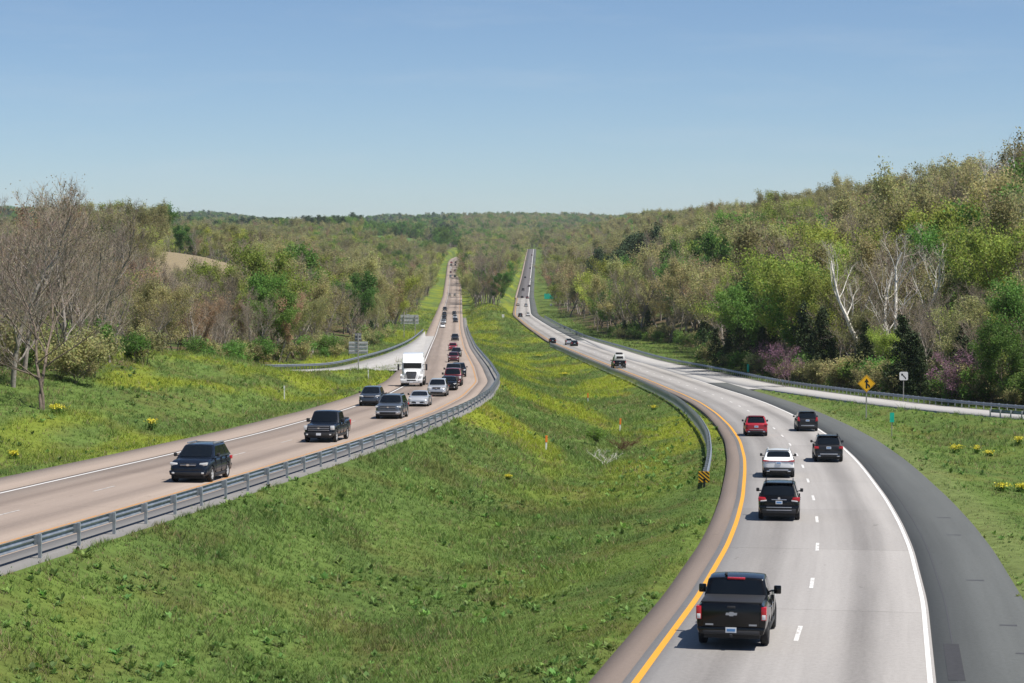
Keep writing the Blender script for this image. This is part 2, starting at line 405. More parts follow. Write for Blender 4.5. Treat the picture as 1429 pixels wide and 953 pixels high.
G_GREEN = np.array([0.098, 0.146, 0.036]); G_DARK = np.array([0.078, 0.120, 0.031]); G_LIME = np.array([0.18, 0.21, 0.024])
G_OLIVE = np.array([0.115, 0.125, 0.035]); G_BROWN = np.array([0.17, 0.12, 0.05]); G_PALE = np.array([0.14, 0.17, 0.06])
def grass_colour(X, Y):
    """real colour of the sward: mown strips, lush patches, lime mustard drifts, straw"""
    X = np.asarray(X, float); Y = np.asarray(Y, float)
    sh = X.shape + (1,)
    a = fbm(X / 4, Y / 8, 4).reshape(sh); b = fbm(X / 2.2 + 40, Y / 3.2 + 11, 4).reshape(sh)
    c = fbm(X / 7 + 9, Y / 22 + 2, 4).reshape(sh); d = fbm(X / 3 + 70, Y / 6 + 31, 4).reshape(sh)
    col = G_GREEN + (G_DARK - G_GREEN) * sst(0.48, 0.66, a) + (G_OLIVE - G_GREEN) * 0.6 * sst(0.5, 0.72, b)
    yf = Y.reshape(sh); xf = X.reshape(sh)
    med = sst(110, 190, yf) * ((xf > xL(Y).reshape(sh)) & (xf < xR(Y).reshape(sh)))
    side = 0.75 * sst(95, 150, yf) * (xf < xL(Y).reshape(sh))
    lime = np.clip(sst(0.47, 0.61, c) * (0.9 * med + side) + 0.12 * sst(0.6, 0.7, c), 0, 1)
    col = col + (G_LIME - col) * lime
    col = col + (G_BROWN - col) * 0.4 * sst(0.66, 0.78, d) * np.clip(med + 0.4, 0, 1)
    # pale mown strip beside the right-hand shoulder
    s = (X - (xR(Y) + 10.4)).reshape(sh)
    strip = ((s > 0) & (s < 4)) * sst(2.6, 0.8, s) * (yf < 330)
    col = col + (G_PALE - col) * 0.75 * strip
    return col
def ground_colour(X, Y):
    col = grass_colour(X, Y)
    sh = X.shape + (1,)
    litter = np.array([0.10, 0.075, 0.045])
    inleft = (X < forest_edge_left(Y) - 1.5); inright = X > hill_start_right(Y) + 1.0
    infor = (inleft | inright).reshape(sh)
    col = np.where(infor, litter + (np.array([0.06, 0.085, 0.025]) - litter) * sst(0.45, 0.6, fbm(X / 6, Y / 6, 3)).reshape(sh), col)
    px = 714.5 + FPX * X / np.maximum(Y, 1)
    fld = ((Y > 2150) & (Y < 2900) & (px > 505) & (px < 612)).reshape(sh)
    col = np.where(fld, np.array([0.075, 0.15, 0.045]), col)
    fld2 = ((Y > 640) & (Y < 900) & (px > 215) & (px < 350) & (X < forest_edge_left(Y) - 40)).reshape(sh)
    col = np.where(fld2, np.array([0.22, 0.18, 0.115]), col)
    return col
nr, nc = XX.shape
idx = np.arange(nr * nc).reshape(nr, nc)
F = np.stack([idx[:-1, :-1], idx[:-1, 1:], idx[1:, 1:], idx[1:, :-1]], -1).reshape(-1, 4)
GC = ground_colour(XX, YY).reshape(-1, 3)
ground = link('ground', np_mesh('ground', np.stack([XX, YY, ZZ], -1).reshape(-1, 3), F, M_GROUND, True, GC))
tag(ground, 'rolling green roadside meadow and wooded hillsides', 'ground', kind='structure')

# ------------------------------------------------------------------ pavement strips
def strip(name, path, o0, o1, dz, mat, parent=None, skirt=0.0, cross=3, ref=0.0):
    """sheet between two offsets; uv in metres (across from ref, along)"""
    n = len(path.P); o0 = np.broadcast_to(np.asarray(o0, float), (n,)); o1 = np.broadcast_to(np.asarray(o1, float), (n,))
    V, UV, rowsn = [], [], cross
    cols = [o0 + (o1 - o0) * i / (cross - 1) for i in range(cross)]
    pts = [path.off(c, dz) for c in cols]; us = cols
    if skirt > 0:
        a = path.off(o0 - 0.03, dz - skirt); b = path.off(o1 + 0.03, dz - skirt)
        pts = [a] + pts + [b]; us = [o0] + us + [o1]
    k = len(pts); V = np.stack(pts, 1).reshape(-1, 3)
    I = np.arange(n * k).reshape(n, k)
    Fq = np.stack([I[:-1, :-1], I[:-1, 1:], I[1:, 1:], I[1:, :-1]], -1).reshape(-1, 4)
    me = np_mesh(name, V, Fq, mat)
    uvv = np.stack([np.stack([u - ref for u in us], 1), np.repeat(path.S[:, None], k, 1)], -1).reshape(-1, 2)
    ul = me.uv_layers.new(name='uv'); ul.data.foreach_set('uv', uvv[Fq.ravel()].astype(np.float32).ravel())
    return link(name, me, parent)

def struct(o, label, cat): return tag(o, label, cat, kind='structure')
PRn = PR.sub(-40, 1400); PRf = PR.sub(1385, 3200)
road_r = struct(strip('road', PRn, -0.25, 7.3, 0.03, M_RCONC, skirt=0.5, cross=5), 'pale grey concrete carriageway with traffic driving away', 'road')
road_rf = struct(strip('road', PRf, -0.35, 7.5, 0.035, M_FARASPH, skirt=0.8), 'dark asphalt carriageway climbing the far hill', 'road')
road_l = struct(strip('road', PL, -7.5, 0.35, 0.03, M_LCONC, skirt=0.5, cross=5), 'tan concrete carriageway with traffic coming towards the viewer', 'road')
struct(strip('shoulder', PRn.sub(-40, 318), 7.3, 10.35, 0.020, M_ASPH2, skirt=0.5, ref=7.5), 'grey asphalt shoulder right of the pale carriageway', 'shoulder')
struct(strip('shoulder', PRn.sub(316, 640), 7.3, 10.35, 0.018, M_RAMP, skirt=0.5, ref=7.5), 'pale concrete strip where the entrance ramp runs alongside', 'shoulder')
struct(strip('shoulder', PL.sub(304, 640), -10.3, -7.5, 0.027, M_RAMP, ref=-7.5), 'pale concrete strip where the exit ramp leaves', 'shoulder')
struct(strip('shoulder', PR.sub(600, 3200), 7.3, 10.6, 0.022, M_ASPH, skirt=0.8, ref=7.5), 'grey asphalt shoulder of the far climbing carriageway', 'shoulder')
struct(strip('shoulder', PRn, -1.05, -0.25, 0.026, M_BROWNSH, skirt=0.4), 'narrow brown shoulder beside the solid yellow line', 'shoulder')
struct(strip('shoulder', PRf, -1.6, -0.35, 0.028, M_TANSH, skirt=0.6), 'narrow pale shoulder left of the far climbing carriageway', 'shoulder')
struct(strip('shoulder', PL, -10.3, -7.5, 0.022, M_TANSH, skirt=0.5), 'wide tan shoulder left of the tan carriageway', 'shoulder')
struct(strip('shoulder', PL, 0.35, 1.4, 0.024, M_TANSH, skirt=0.1), 'narrow tan shoulder on the median side', 'shoulder')
struct(strip('gravel_verge', PL.sub(-40, 900), 1.4, 2.85, 0.010, M_GRAVEL, skirt=0.3), 'grey gravel verge under the median guardrail', 'verge')
ramp_l = struct(strip('ramp', PLR, -2.9, np.interp(PLR.P[:, 1], [430, 700], [2.9, -2.8]), 0.045, M_RAMP, skirt=0.4), 'bleached concrete exit ramp curving off to the left', 'ramp')
ramp_r = struct(strip('ramp', PRR, np.interp(PRR.P[:, 1], [480, 640], [-2.6, 2.3]), 2.5, 0.045, M_RAMP, skirt=0.4), 'bleached concrete entrance ramp joining from the right', 'ramp')
struct(strip('shoulder', PRR.sub(172, 640), 2.5, 3.4, 0.03, M_GRAVEL, skirt=0.3), 'grey gravel edge beside the entrance ramp guardrail', 'shoulder')

def gore(name, ys, xa, xb, zf, dz, mat, label):
    k = xb - xa > 0.02; ys, xa, xb = ys[k], xa[k], xb[k]
    n = len(ys); V = np.zeros((n, 2, 3)); z = zf(ys) + dz
    V[:, 0] = np.stack([xa, ys, z], 1); V[:, 1] = np.stack([xb, ys, z], 1)
    I = np.arange(2 * n).reshape(n, 2); Fq = np.stack([I[:-1, 0], I[:-1, 1], I[1:, 1], I[1:, 0]], -1)
    me = np_mesh(name, V.reshape(-1, 3), Fq, mat)
    ul = me.uv_layers.new(name='uv'); ul.data.foreach_set('uv', V.reshape(-1, 3)[Fq.ravel()][:, :2].astype(np.float32).ravel())
    return struct(link(name, me), label, 'pavement')
ys = np.arange(302, 520, 2.0)
xin = np.interp(ys, PLR.P[PLR.P[:, 1] > 300][:, 1], PLR.P[PLR.P[:, 1] > 300][:, 0] + 2.7)
gore('gore_pavement', ys, xin - 0.3, xL(ys) - 10.0, zL, 0.012, M_RAMP, 'pale paved wedge between exit ramp and tan carriageway')
ys = np.arange(292, 470, 2.0)
kk = PRR.P[:, 1] > 170
xin = np.interp(ys, PRR.P[kk][:, 1], PRR.P[kk][:, 0] - 2.4)
gore('gore_pavement', ys, xR(ys) + 10.1, xin + 0.4, zR, 0.012, M_RAMP, 'pale paved wedge where entrance ramp meets the pale carriageway')

# painted lines, each a thin sheet lying on its carriageway
strip('edge_line', PRn, -0.02, 0.17, 0.036, M_YELLOW, road_r, cross=2)
strip('edge_line', PRn.sub(-40, 335), 7.09, 7.22, 0.036, M_WHITE, road_r, cross=2)
strip('edge_line', PRn.sub(560, 1400), 7.08, 7.26, 0.052, M_WHITE, road_r, cross=2)
strip('edge_line', PRf, 7.0, 7.42, 0.045, M_WHITE, road_rf, cross=2)
strip('edge_line', PL, -7.24, -7.10, 0.036, M_WHITE, road_l, cross=2)
strip('edge_line', PL, 0.0, 0.15, 0.036, M_YELLOW_OLD, road_l, cross=2)
def dashes(path, off, y_first, y_last, parent, mat, dz=0.036, w=0.13, ln=3.05):
    s0 = float(np.interp(y_first, path.P[:, 1], path.S))
    while True:
        a, t, n = path.at(s0 - ln / 2, off, dz); b, t2, n2 = path.at(s0 + ln / 2, off, dz)
        if a[1] > y_last: break
        V = []
        for q, nn in ((a, n), (b, n2)):
            for sgn in (-1, 1): V.append((q[0] + nn[0] * w / 2 * sgn, q[1] + nn[1] * w / 2 * sgn, q[2]))
        link('lane_dash', np_mesh('lane_dash', np.array(V), np.array([[0, 1, 3, 2]]), mat), parent)
        s0 += 12.19
dashes(PR, 3.60, 63.55 - 36.57, 700, road_r, M_DASH)
dashes(PL, -3.60, 96.1 - 48.76, 520, road_l, M_DASHL, w=0.12)
# asphalt patch in the grey shoulder
def quad_on(path, y, o0, o1, ln, dz, mat, name, parent=None):
    s0 = float(np.interp(y, path.P[:, 1], path.S)); V = []
    for ds in np.linspace(0, ln, 5):
        for o in (o0, o1): V.append(path.at(s0 + ds, o, dz)[0])
    me = np_mesh(name, np.array(V), np.array([[2 * i, 2 * i + 1, 2 * i + 3, 2 * i + 2] for i in range(4)]), mat)
    me.uv_layers.new(name='uv'); return link(name, me, parent)
M_PATCH = pmat('dark_asphalt_patch', (0.030, 0.030, 0.033), 0.9, var=0.25, scale=6)
M_SEAL = pmat('tar_seal', (0.05, 0.05, 0.052), 0.7)
struct(quad_on(PR, 55.6, 7.60, 8.02, 6.4, 0.027, M_PATCH, 'asphalt_patch'), 'dark rectangular patch in the grey shoulder', 'patch')
strip('seam', PR.sub(-40, 300), 7.83, 7.87, 0.0265, M_SEAL, None, cross=2)
struct(bpy.data.objects['seam'], 'lengthwise seam in the grey asphalt shoulder', 'seam')
for yy, oo, ll in ((60.5, 9.7, .45), (66, 9.55, .5), (77, 9.1, .6), (93, 9.2, .6), (101, 9.3, .6)):
    V = []
    q, t, nn = PR.at(float(np.interp(yy, PR.P[:, 1], PR.S)), oo, 0.0265)
    for a, b in ((-ll / 2, -.03), (ll / 2, -.05), (ll / 2, .05), (-ll / 2, .03)):
        V.append((q[0] + nn[0] * a + t[0] * b * 3, q[1] + nn[1] * a + t[1] * b * 3, q[2]))
    struct(link('rumble_notch', np_mesh('rumble_notch', np.array(V), np.array([[0, 1, 2, 3]]), M_SEAL)), 'short dark crack notch in the grey asphalt shoulder', 'notch')
# ------------------------------------------------------------------ trees
def seg_mesh(S, sides=3):
    """tapered prisms for segments S = (n, 8): p0(3) p1(3) r0 r1 -> V, F quads"""
    S = np.asarray(S, float); n = len(S)
    p0, p1, r0, r1 = S[:, 0:3], S[:, 3:6], S[:, 6], S[:, 7]
    d = p1 - p0; d /= np.linalg.norm(d, axis=1)[:, None] + 1e-9
    ref = np.where(np.abs(d[:, 2:3]) > 0.9, np.array([[1.0, 0, 0]]), np.array([[0, 0, 1.0]]))
    a = np.cross(d, ref); a /= np.linalg.norm(a, axis=1)[:, None] + 1e-9
    b = np.cross(d, a)
    th = np.arange(sides) * 2 * math.pi / sides
    ring = a[:, None, :] * np.cos(th)[None, :, None] + b[:, None, :] * np.sin(th)[None, :, None]
    V = np.concatenate([p0[:, None] + ring * r0[:, None, None], p1[:, None] + ring * r1[:, None, None]], 1)
    I = np.arange(n)[:, None] * (2 * sides)
    F = [np.stack([I[:, 0] + i, I[:, 0] + (i + 1) % sides, I[:, 0] + sides + (i + 1) % sides, I[:, 0] + sides + i], 1) for i in range(sides)]
    return V.reshape(-1, 3), np.concatenate(F)

def leaf_quads(P, size, rng, flat=0.0, aspect=0.75):
    n = len(P); N = rng.normal(size=(n, 3)); N[:, 2] += flat
    N /= np.linalg.norm(N, axis=1)[:, None]
    A = np.cross(N, rng.normal(size=(n, 3))); A /= np.linalg.norm(A, axis=1)[:, None]
    B = np.cross(N, A)
    s = size * rng.uniform(0.6, 1.35, n)[:, None]
    A = A * s; B = B * s * aspect
    j = rng.uniform(0.55, 1.0, (n, 4, 1))
    V = np.stack([P - A * j[:, 0], P - B * j[:, 1], P + A * j[:, 2], P + B * j[:, 3]], 1).reshape(-1, 3)
    F = np.arange(4 * n).reshape(n, 4); return V, F

def skeleton(H, seed, spread=0.5, limbs=13, start=0.22, up=0.55, levels=3, forks=1, dens=1.0, lean=0.05, trunk_r=None):
    """segments by level; level 0 = trunk, deepest = twigs. Returns trunk segs, twig segs, twig tips"""
    r = random.Random(seed); thick, thin, tips = [], [], []
    tr = trunk_r or H * 0.014
    def grow(p, d, L, rad, lev, nseg):
        pts = [p]; q = p
        for i in range(nseg):
            d2 = (d + Vector((r.gauss(0, .16), r.gauss(0, .16), r.gauss(0, .12) + 0.06 * lev))).normalized()
            d = d2; q2 = q + d * (L / nseg)
            f0 = 1 - 0.78 * i / nseg; f1 = 1 - 0.78 * (i + 1) / nseg
            (thick if lev <= 1 else thin).append((*q, *q2, rad * f0, rad * f1))
            q = q2; pts.append(q)
        if lev >= levels: tips.extend(pts[1:])
        return pts, d
    for k in range(forks):
        base = Vector((r.gauss(0, .1) * (forks > 1), r.gauss(0, .1) * (forks > 1), -0.3))
        az = r.uniform(0, 6.28); td = Vector((math.cos(az) * lean * (1 + 2 * (forks > 1)), math.sin(az) * lean * (1 + 2 * (forks > 1)), 1)).normalized()
        hh = H * r.uniform(0.88, 1.0) if forks > 1 else H
        pts, _ = grow(base, td, hh * 0.93, tr / (forks ** 0.4), 0, 9)
        nl = max(4, int(limbs / forks ** 0.5))
        for i in range(nl):
            f = start + (0.96 - start) * ((i + r.random()) / nl)
            x = f * 9; a = int(min(8, x)); p = pts[a].lerp(pts[a + 1], x - a)
            az = i * 2.4 + r.uniform(-.5, .5)
            el = up + 0.35 * f + r.gauss(0, .12)
            d = Vector((math.cos(az) * math.cos(el), math.sin(az) * math.cos(el), math.sin(el)))
            L = H * spread * (0.45 + 0.75 * math.sin(math.pi * min(1, (f - start) / (1 - start) * 0.78 + 0.18))) * r.uniform(.8, 1.15)
            rad = tr * 0.42 * (1.15 - f)
            p1s, _ = grow(p, d, L, max(rad, 0.03), 1, 5)
            nb = max(3, int(8 * dens))
            for j in range(nb):
                g = 0.25 + 0.75 * (j + r.random()) / nb; y = min(4.999, g * 5); a2 = int(y)
                pp = p1s[a2].lerp(p1s[a2 + 1], y - a2)
                dd = ((p1s[a2 + 1] - p1s[a2]).normalized() + Vector((r.gauss(0, .6), r.gauss(0, .6), r.gauss(0.15, .4)))).normalized()
                L2 = L * r.uniform(.28, .5) * (1.2 - .5 * g)
                p2s, _ = grow(pp, dd, L2, max(0.018, rad * .35), 2, 3)
                if levels >= 3:
                    nt = max(2, int(7 * dens))
                    for m in range(nt):
                        y3 = min(2.999, (0.15 + .85 * r.random()) * 3); a3 = int(y3)
                        p3 = p2s[a3].lerp(p2s[a3 + 1], y3 - a3)
                        d3 = ((p2s[a3 + 1] - p2s[a3]).normalized() + Vector((r.gauss(0, .6), r.gauss(0, .6), r.gauss(0.25, .4)))).normalized()
                        grow(p3, d3, L2 * r.uniform(.35, .7), 0.014, 3, 2)
    return thick, thin, np.array([tuple(t) for t in tips])

M_LEAF = attr_mat('spring_leaves', trans=0.52, rough=0.65, randvar=0.30, hue=0.018, spec=0.3)
M_TWIG = attr_mat('bare_twigs', trans=0.0, rough=0.9, randvar=0.2, hue=0.01, spec=0.1)
M_NEEDLE = attr_mat('evergreen_needles', trans=0.1, rough=0.7, randvar=0.2, hue=0.012, spec=0.25)
def bark(name, col): return pmat(name, col, 0.9, var=0.35, scale=4, bump=0.5, bscale=14, spec=0.2)
B_GREY = bark('grey_bark', (0.27, 0.24, 0.21)); B_BROWN = bark('brown_bark', (0.17, 0.135, 0.105)); B_PALE = bark('pale_bark', (0.62, 0.59, 0.53))

def shade(n, per, base, rng, var=0.25, hv=0.06):
    v = rng.uniform(1 - var, 1 + var, (n, 1)); h = rng.normal(0, hv, (n, 3))
    return np.repeat(np.clip(np.array(base) * v * (1 + h), 0.004, 1), per, 0)

def proto_deciduous(kind, seed, H, spread, bark_m, leaf=None, nleaf=0, lsize=0.2, twig=(0.22, 0.17, 0.13), dens=1.0, clump=0.35, lod=1.0, **kw):
    """returns (trunk mesh, crown mesh) at unit scale in metres"""
    rng = np.random.default_rng(seed)
    thick, thin, tips = skeleton(H, seed, spread=spread, dens=dens, **kw)
    V, F = seg_mesh(thick, 5); tm = np_mesh(kind + '_trunk', V, F, bark_m, True)
    if lod < 1: thin = [t for t in thin if rng.random() < lod]
    V, F = seg_mesh(thin, 3); C = shade(len(thin), 6, twig, rng, 0.3)
    # thicker far twigs when thinned out
    mats = [M_TWIG]
    if nleaf:
        k = rng.integers(0, len(tips), nleaf)
        P = tips[k] + rng.normal(0, clump, (nleaf, 3))
        # leaf clumps get a shared tint, so crowns show light and dark tufts
        tint = rng.uniform(0.72, 1.28, len(tips))
        cl = (np.floor(tips[:, 0] / 1.6) * 73 + np.floor(tips[:, 1] / 1.6) * 37 + np.floor(tips[:, 2] / 1.6) * 11).astype(int) % 97
        tint = rng.uniform(0.68, 1.3, 97)[cl]
        LV, LF = leaf_quads(P, lsize, rng, flat=0.5)
        lc = np.clip(np.array(leaf) * (tint[k] * rng.uniform(0.88, 1.12, nleaf))[:, None] * (1 + rng.normal(0, .05, (nleaf, 3))), .004, 1)
        F2 = LF + len(V); V = np.concatenate([V, LV]); F = np.concatenate([F, F2]); C = np.concatenate([C, np.repeat(lc, 4, 0)])
        nt = len(F) - len(LF)
        me = np_mesh(kind + '_crown', V, F, M_TWIG, False, C); me.materials.append(M_LEAF)
        mi = np.zeros(len(F), np.int32); mi[nt:] = 1; me.polygons.foreach_set('material_index', mi)
    else: me = np_mesh(kind + '_crown', V, F, M_TWIG, False, C)
    return tm, me

def proto_conifer(kind, seed, H, rad, col, n, shape='cone', lsize=0.22, lod=1.0):
    rng = np.random.default_rng(seed)
    tr = H * 0.013
    S = [(0, 0, -0.3 + i * H / 8, rng.normal(0, .05), rng.normal(0, .05), -0.3 + (i + 1) * H / 8, tr * (1 - i / 9), tr * (1 - (i + 1) / 9)) for i in range(8)]
    V, F = seg_mesh(S, 5); tm = np_mesh(kind + '_trunk', V, F, B_BROWN, True)
    nb = 90; P = []
    lo = 0.06 if shape == 'cone' else 0.35
    for b in range(nb):
        f = lo + (1 - lo) * (b + rng.random()) / nb
        if shape == 'cone': rr = rad * (1 - f) ** 0.75 * rng.uniform(.7, 1.2) + 0.15
        else: rr = rad * math.sin(math.pi * (0.12 + 0.85 * (f - lo) / (1 - lo))) ** 0.7 * rng.uniform(.75, 1.2)
        az = rng.uniform(0, 6.283); m = int(n / nb)
        t = rng.random(m) ** 0.6
        q = np.stack([np.cos(az) * rr * t, np.sin(az) * rr * t, f * H + rr * t * rng.normal(0.05, .2)], 1)
        P.append(q + rng.normal(0, 0.22 + 0.1 * rad * (shape != 'cone') * .5, (m, 3)))
    P = np.concatenate(P); V, F = leaf_quads(P, lsize, rng, flat=0.2, aspect=0.5)
    return tm, np_mesh(kind + '_crown', V, F, M_NEEDLE, False, shade(len(P), 4, col, rng, 0.45))

LEAF_COL = dict(olive=(0.35, 0.34, 0.145), lime=(0.32, 0.375, 0.075), green=(0.15, 0.27, 0.055), rust=(0.37, 0.26, 0.155),
                gold=(0.34, 0.305, 0.14), bud=(0.28, 0.235, 0.145), redbud=(0.32, 0.18, 0.245), haze=(0.34, 0.31, 0.20))
def build_protos(lod):
    """families of tree shapes. lod 1 near, smaller far"""
    P = {}
    nl = lambda n: int(n * lod)
    q = 1.0 if lod == 1 else 0.6; ls = 1.0 if lod == 1 else 1.3
    def dec(k, *a, **kw): P.setdefault(k, []).append(proto_deciduous(k, *a, lod=q, **kw))
    for i in range(3):
        dec('bare', 11 + i, 14 + i, 0.30, B_GREY, LEAF_COL['bud'], nl(1300), 0.085 * ls, twig=(0.27, 0.225, 0.175), dens=1.25, up=0.75, limbs=18, start=0.12)
    for i in range(2):
        dec('sycamore', 31 + i, 19, 0.28, B_PALE, LEAF_COL['haze'], nl(300), 0.09 * ls, twig=(0.50, 0.46, 0.39), dens=0.7, up=0.8, limbs=11, start=.3, trunk_r=0.40, lean=.02)
    for i in range(2):
        dec('olive', 41 + i, 15 + i, 0.37, B_GREY, LEAF_COL['olive'], nl(10500), 0.155 * ls, twig=(0.28, 0.24, 0.18), clump=0.4)
    for i in range(2):
        dec('lime', 51 + i, 13 + 2 * i, 0.38, B_BROWN, LEAF_COL['lime'], nl(11500), 0.165 * ls, twig=(0.2, 0.17, 0.11), clump=0.38)
    for i in range(2):
        dec('green', 61 + i, 13 + 2 * i, 0.37, B_BROWN, LEAF_COL['green'], nl(11500), 0.185 * ls, twig=(0.10, 0.085, 0.05), clump=0.4)
    dec('rust', 71, 14, 0.34, B_GREY, LEAF_COL['rust'], nl(8500), 0.145 * ls, twig=(0.3, 0.22, 0.16), clump=0.35)
    dec('gold', 75, 15, 0.34, B_GREY, LEAF_COL['gold'], nl(10500), 0.15 * ls, twig=(0.3, 0.26, 0.18), clump=0.4)
    dec('redbud', 81, 6.5, 0.42, B_BROWN, LEAF_COL['redbud'], nl(2600), 0.10 * ls, twig=(0.17, 0.11, 0.11), clump=0.22, forks=3, limbs=9, trunk_r=0.09)
    for i in range(2):
        dec('shrub', 85 + i, 4.2, 0.5, B_BROWN, [LEAF_COL['green'], LEAF_COL['olive']][i], nl(2800), 0.15 * ls, twig=(0.15, 0.12, 0.09), clump=0.3, forks=4, limbs=9, start=0.06, trunk_r=0.06)
    for i in range(2): P.setdefault('cedar', []).append(proto_conifer('cedar', 91 + i, 9 + i, 2.6, (0.05, 0.075, 0.028), nl(6500), 'cone', 0.2 * ls))
    P.setdefault('pine', []).append(proto_conifer('pine', 95, 17, 4.2, (0.05, 0.085, 0.035), nl(7000), 'round', 0.27 * ls))
    return P
NEAR = build_protos(1.0); FARP = build_protos(0.4)
BASE_H = {k: [max(v.co.z for v in m[1].vertices) for m in NEAR[k]] for k in NEAR}
BASE_R = {k: [float(np.percentile(np.abs(np.array([v.co.x for v in m[1].vertices][::7])), 92)) for m in NEAR[k]] for k in NEAR}

# ---- where trees stand
def jitter_points(x0, x1, y0, y1, step, rng):
    gx = np.arange(x0, x1, step); gy = np.arange(y0, y1, step)
    A, B = np.meshgrid(gx, gy); A = A.ravel() + rng.uniform(-.45, .45, A.size) * step; B = B.ravel() + rng.uniform(-.45, .45, B.size) * step
    return A, B
rng = np.random.default_rng(21)
cand = []     # X, Y, kind, scale
def pick(mix):
    ks = list(mix); w = np.array([mix[k] for k in ks], float); return ks[rng.choice(len(ks), p=w / w.sum())]
MIX_R = dict(bare=33, olive=22, gold=13, lime=19, green=6, rust=7)
MIX_L = dict(bare=32, olive=25, lime=22, green=9, rust=6, gold=6)
MIX_FAR = dict(bare=24, olive=24, lime=14, green=28, rust=5, gold=5)
bands = [(90, 330, 5.6), (330, 800, 8.2), (800, 1700, 11.5), (1700, 3200, 13.5), (3200, 6500, 17.0)]
for (ya, yb, st) in bands:
    xm = 0.262 * yb + 12
    A, B = jitter_points(-xm, xm, ya, yb, st, rng)
    if ya >= 800 and ya < 3000:
        A2, B2 = jitter_points(-60, 40, ya, min(yb, 2300), 7.0, rng); k = (A2 > xL(B2) + 7) & (A2 < xR(B2) - 8); A = np.concatenate([A, A2[k]]); B = np.concatenate([B, B2[k]])
    k = np.abs(A) < 0.262 * B + 12; A, B = A[k], B[k]
    el, hr_ = forest_edge_left(B), hill_start_right(B)
    px = 714.5 + FPX * A / B
    wob = (fbm(A / 14, B / 14, 2) - 0.5) * 6
    left = A < el + wob * 0.5 - 1.0; right = A > hr_ + wob * 0.5 + 1.5
    mid = (A > xL(B) + 7) & (A < xR(B) - 8) & (B > 960) & (B < 3000)
    farw = (B > 2985)
    ok = left | right | mid | farw
    ok &= ~((B > 2150) & (B < 2900) & (px > 505) & (px < 612))             # green field
    ok &= ~((B > 640) & (B < 900) & (px > 215) & (px < 350) & (A < el - 40))   # straw field
    ok &= ~((B > 425) & (B < 560) & (A < hr_ + 3))
    e = 0.0
    for x, y, p, l_, m_ in zip(A[ok], B[ok], px[ok], left[ok], mid[ok]):
        dens = fbm(np.array([x / 40]), np.array([y / 40]), 2)[0]
        if y > 2985: mx = MIX_FAR if p > 640 else dict(green=62, pine=16, olive=14, bare=8)
        elif m_: mx = dict(bare=50, olive=20, lime=14, green=8, rust=8)
        elif l_:
            mx = dict(MIX_L)
            if y < 260: mx = dict(bare=91, olive=3, lime=2, rust=4)
            elif p < 340 and y < 640: mx = dict(bare=74, olive=9, lime=8, rust=6, gold=3)
            elif 340 < p < 590 and y < 700: mx = dict(bare=36, lime=22, green=7, olive=20, rust=9, gold=6)
            if y > 2300 and p < 640: mx = dict(green=55, pine=20, olive=15, bare=10)
        else:
            mx = dict(MIX_R)
            e = x - hill_start_right(np.array([y]))[0]
            if e < 8 and y < 420: mx = dict(cedar=24, green=18, bare=32, olive=16, lime=10)
            elif y < 420 and p > 1180: mx = dict(bare=48, sycamore=6, olive=19, green=6, lime=16, gold=5)
            if 800 < y < 980 and 818 < p < 925 and 12 < e < 60: mx = dict(pine=1)
        kd = pick(mx)
        if kd == 'cedar' and not l_ and y < 420: rng.random()
        sc = rng.uniform(0.75, 1.22) * (1.22 if y > 330 else 1.0)
        if l_ and y < 240: sc *= 0.72
        elif l_ and y < 640: sc *= (0.70 + .15 * (rng.random() < .2)) if p > 350 or p < 200 else .58
        if not l_ and not m_ and y < 300 and p > 1150: sc *= .66
        if y > 3000: sc *= 1.15
        elif y > 1700: sc *= 1.1
        if l_ and 640 < y < 2200: sc *= 0.85
        if not l_ and not m_ and 290 < y < 1500 and e > 14:
            if rng.random() < (.34 if y < 800 else .3): continue
            sc *= 1.2 if e < 60 else 1.06
        cand.append([x, y, kd, sc])
# understory in front of the woods
for i in range(800):
    y = 100 * 6.5 ** rng.random(); sd = rng.random() < 0.42
    if sd:
        if 212 < y < 248 or (y < 210 and rng.random() < .55): continue
        x = forest_edge_left(np.array([y]))[0] + rng.uniform(-7.5, .6)
    else:
        if y < 185: continue
        x = hill_start_right(np.array([y]))[0] + rng.uniform(-0.4, 5.5)
    if abs(x) > 0.245 * y + 4: continue
    cand.append([x, y, 'shrub' if rng.random() < (.98 if sd else .85) else 'cedar', rng.uniform(.5, 1.0) if not sd else rng.uniform(.4, .85)])
# trees that stand out in the photograph
HERO = [(-29.4, 139, 'hero', 1.0),
        (-44.5, 420, 'green', 1.35), (-47, 425, 'green', 1.0), (-41, 560, 'green', 1.15), (-47, 380, 'lime', 0.95), (47.5, 300, 'sycamore', 1.0), (50, 292, 'sycamore', 1.05), (53, 303, 'sycamore', .95),
        (47.3, 239, 'redbud', .85), (49.5, 242, 'redbud', 0.7), (37.0, 300, 'redbud', 0.9), (63, 228, 'redbud', .9),
        (52, 232, 'green', .62), (56.5, 236, 'green', .8), (58, 243, 'lime', .75),
        (-40, 660, 'redbud', 1.25), (40.5, 345, 'redbud', .8)]
for h in HERO: cand.append(list(h))
# a paler, larger roadside tree in the left foreground: its own shape
NEAR['hero'] = [proto_deciduous('hero', 203, 12.0, 0.36, B_BROWN, LEAF_COL['bud'], 500, 0.08, twig=(0.22, 0.185, 0.15), dens=1.1, up=0.55, limbs=15, start=0.2, forks=2, trunk_r=0.17, lean=.015)]
BASE_H['hero'] = [12.0]; BASE_R['hero'] = [4.5]; FARP['hero'] = NEAR['hero']

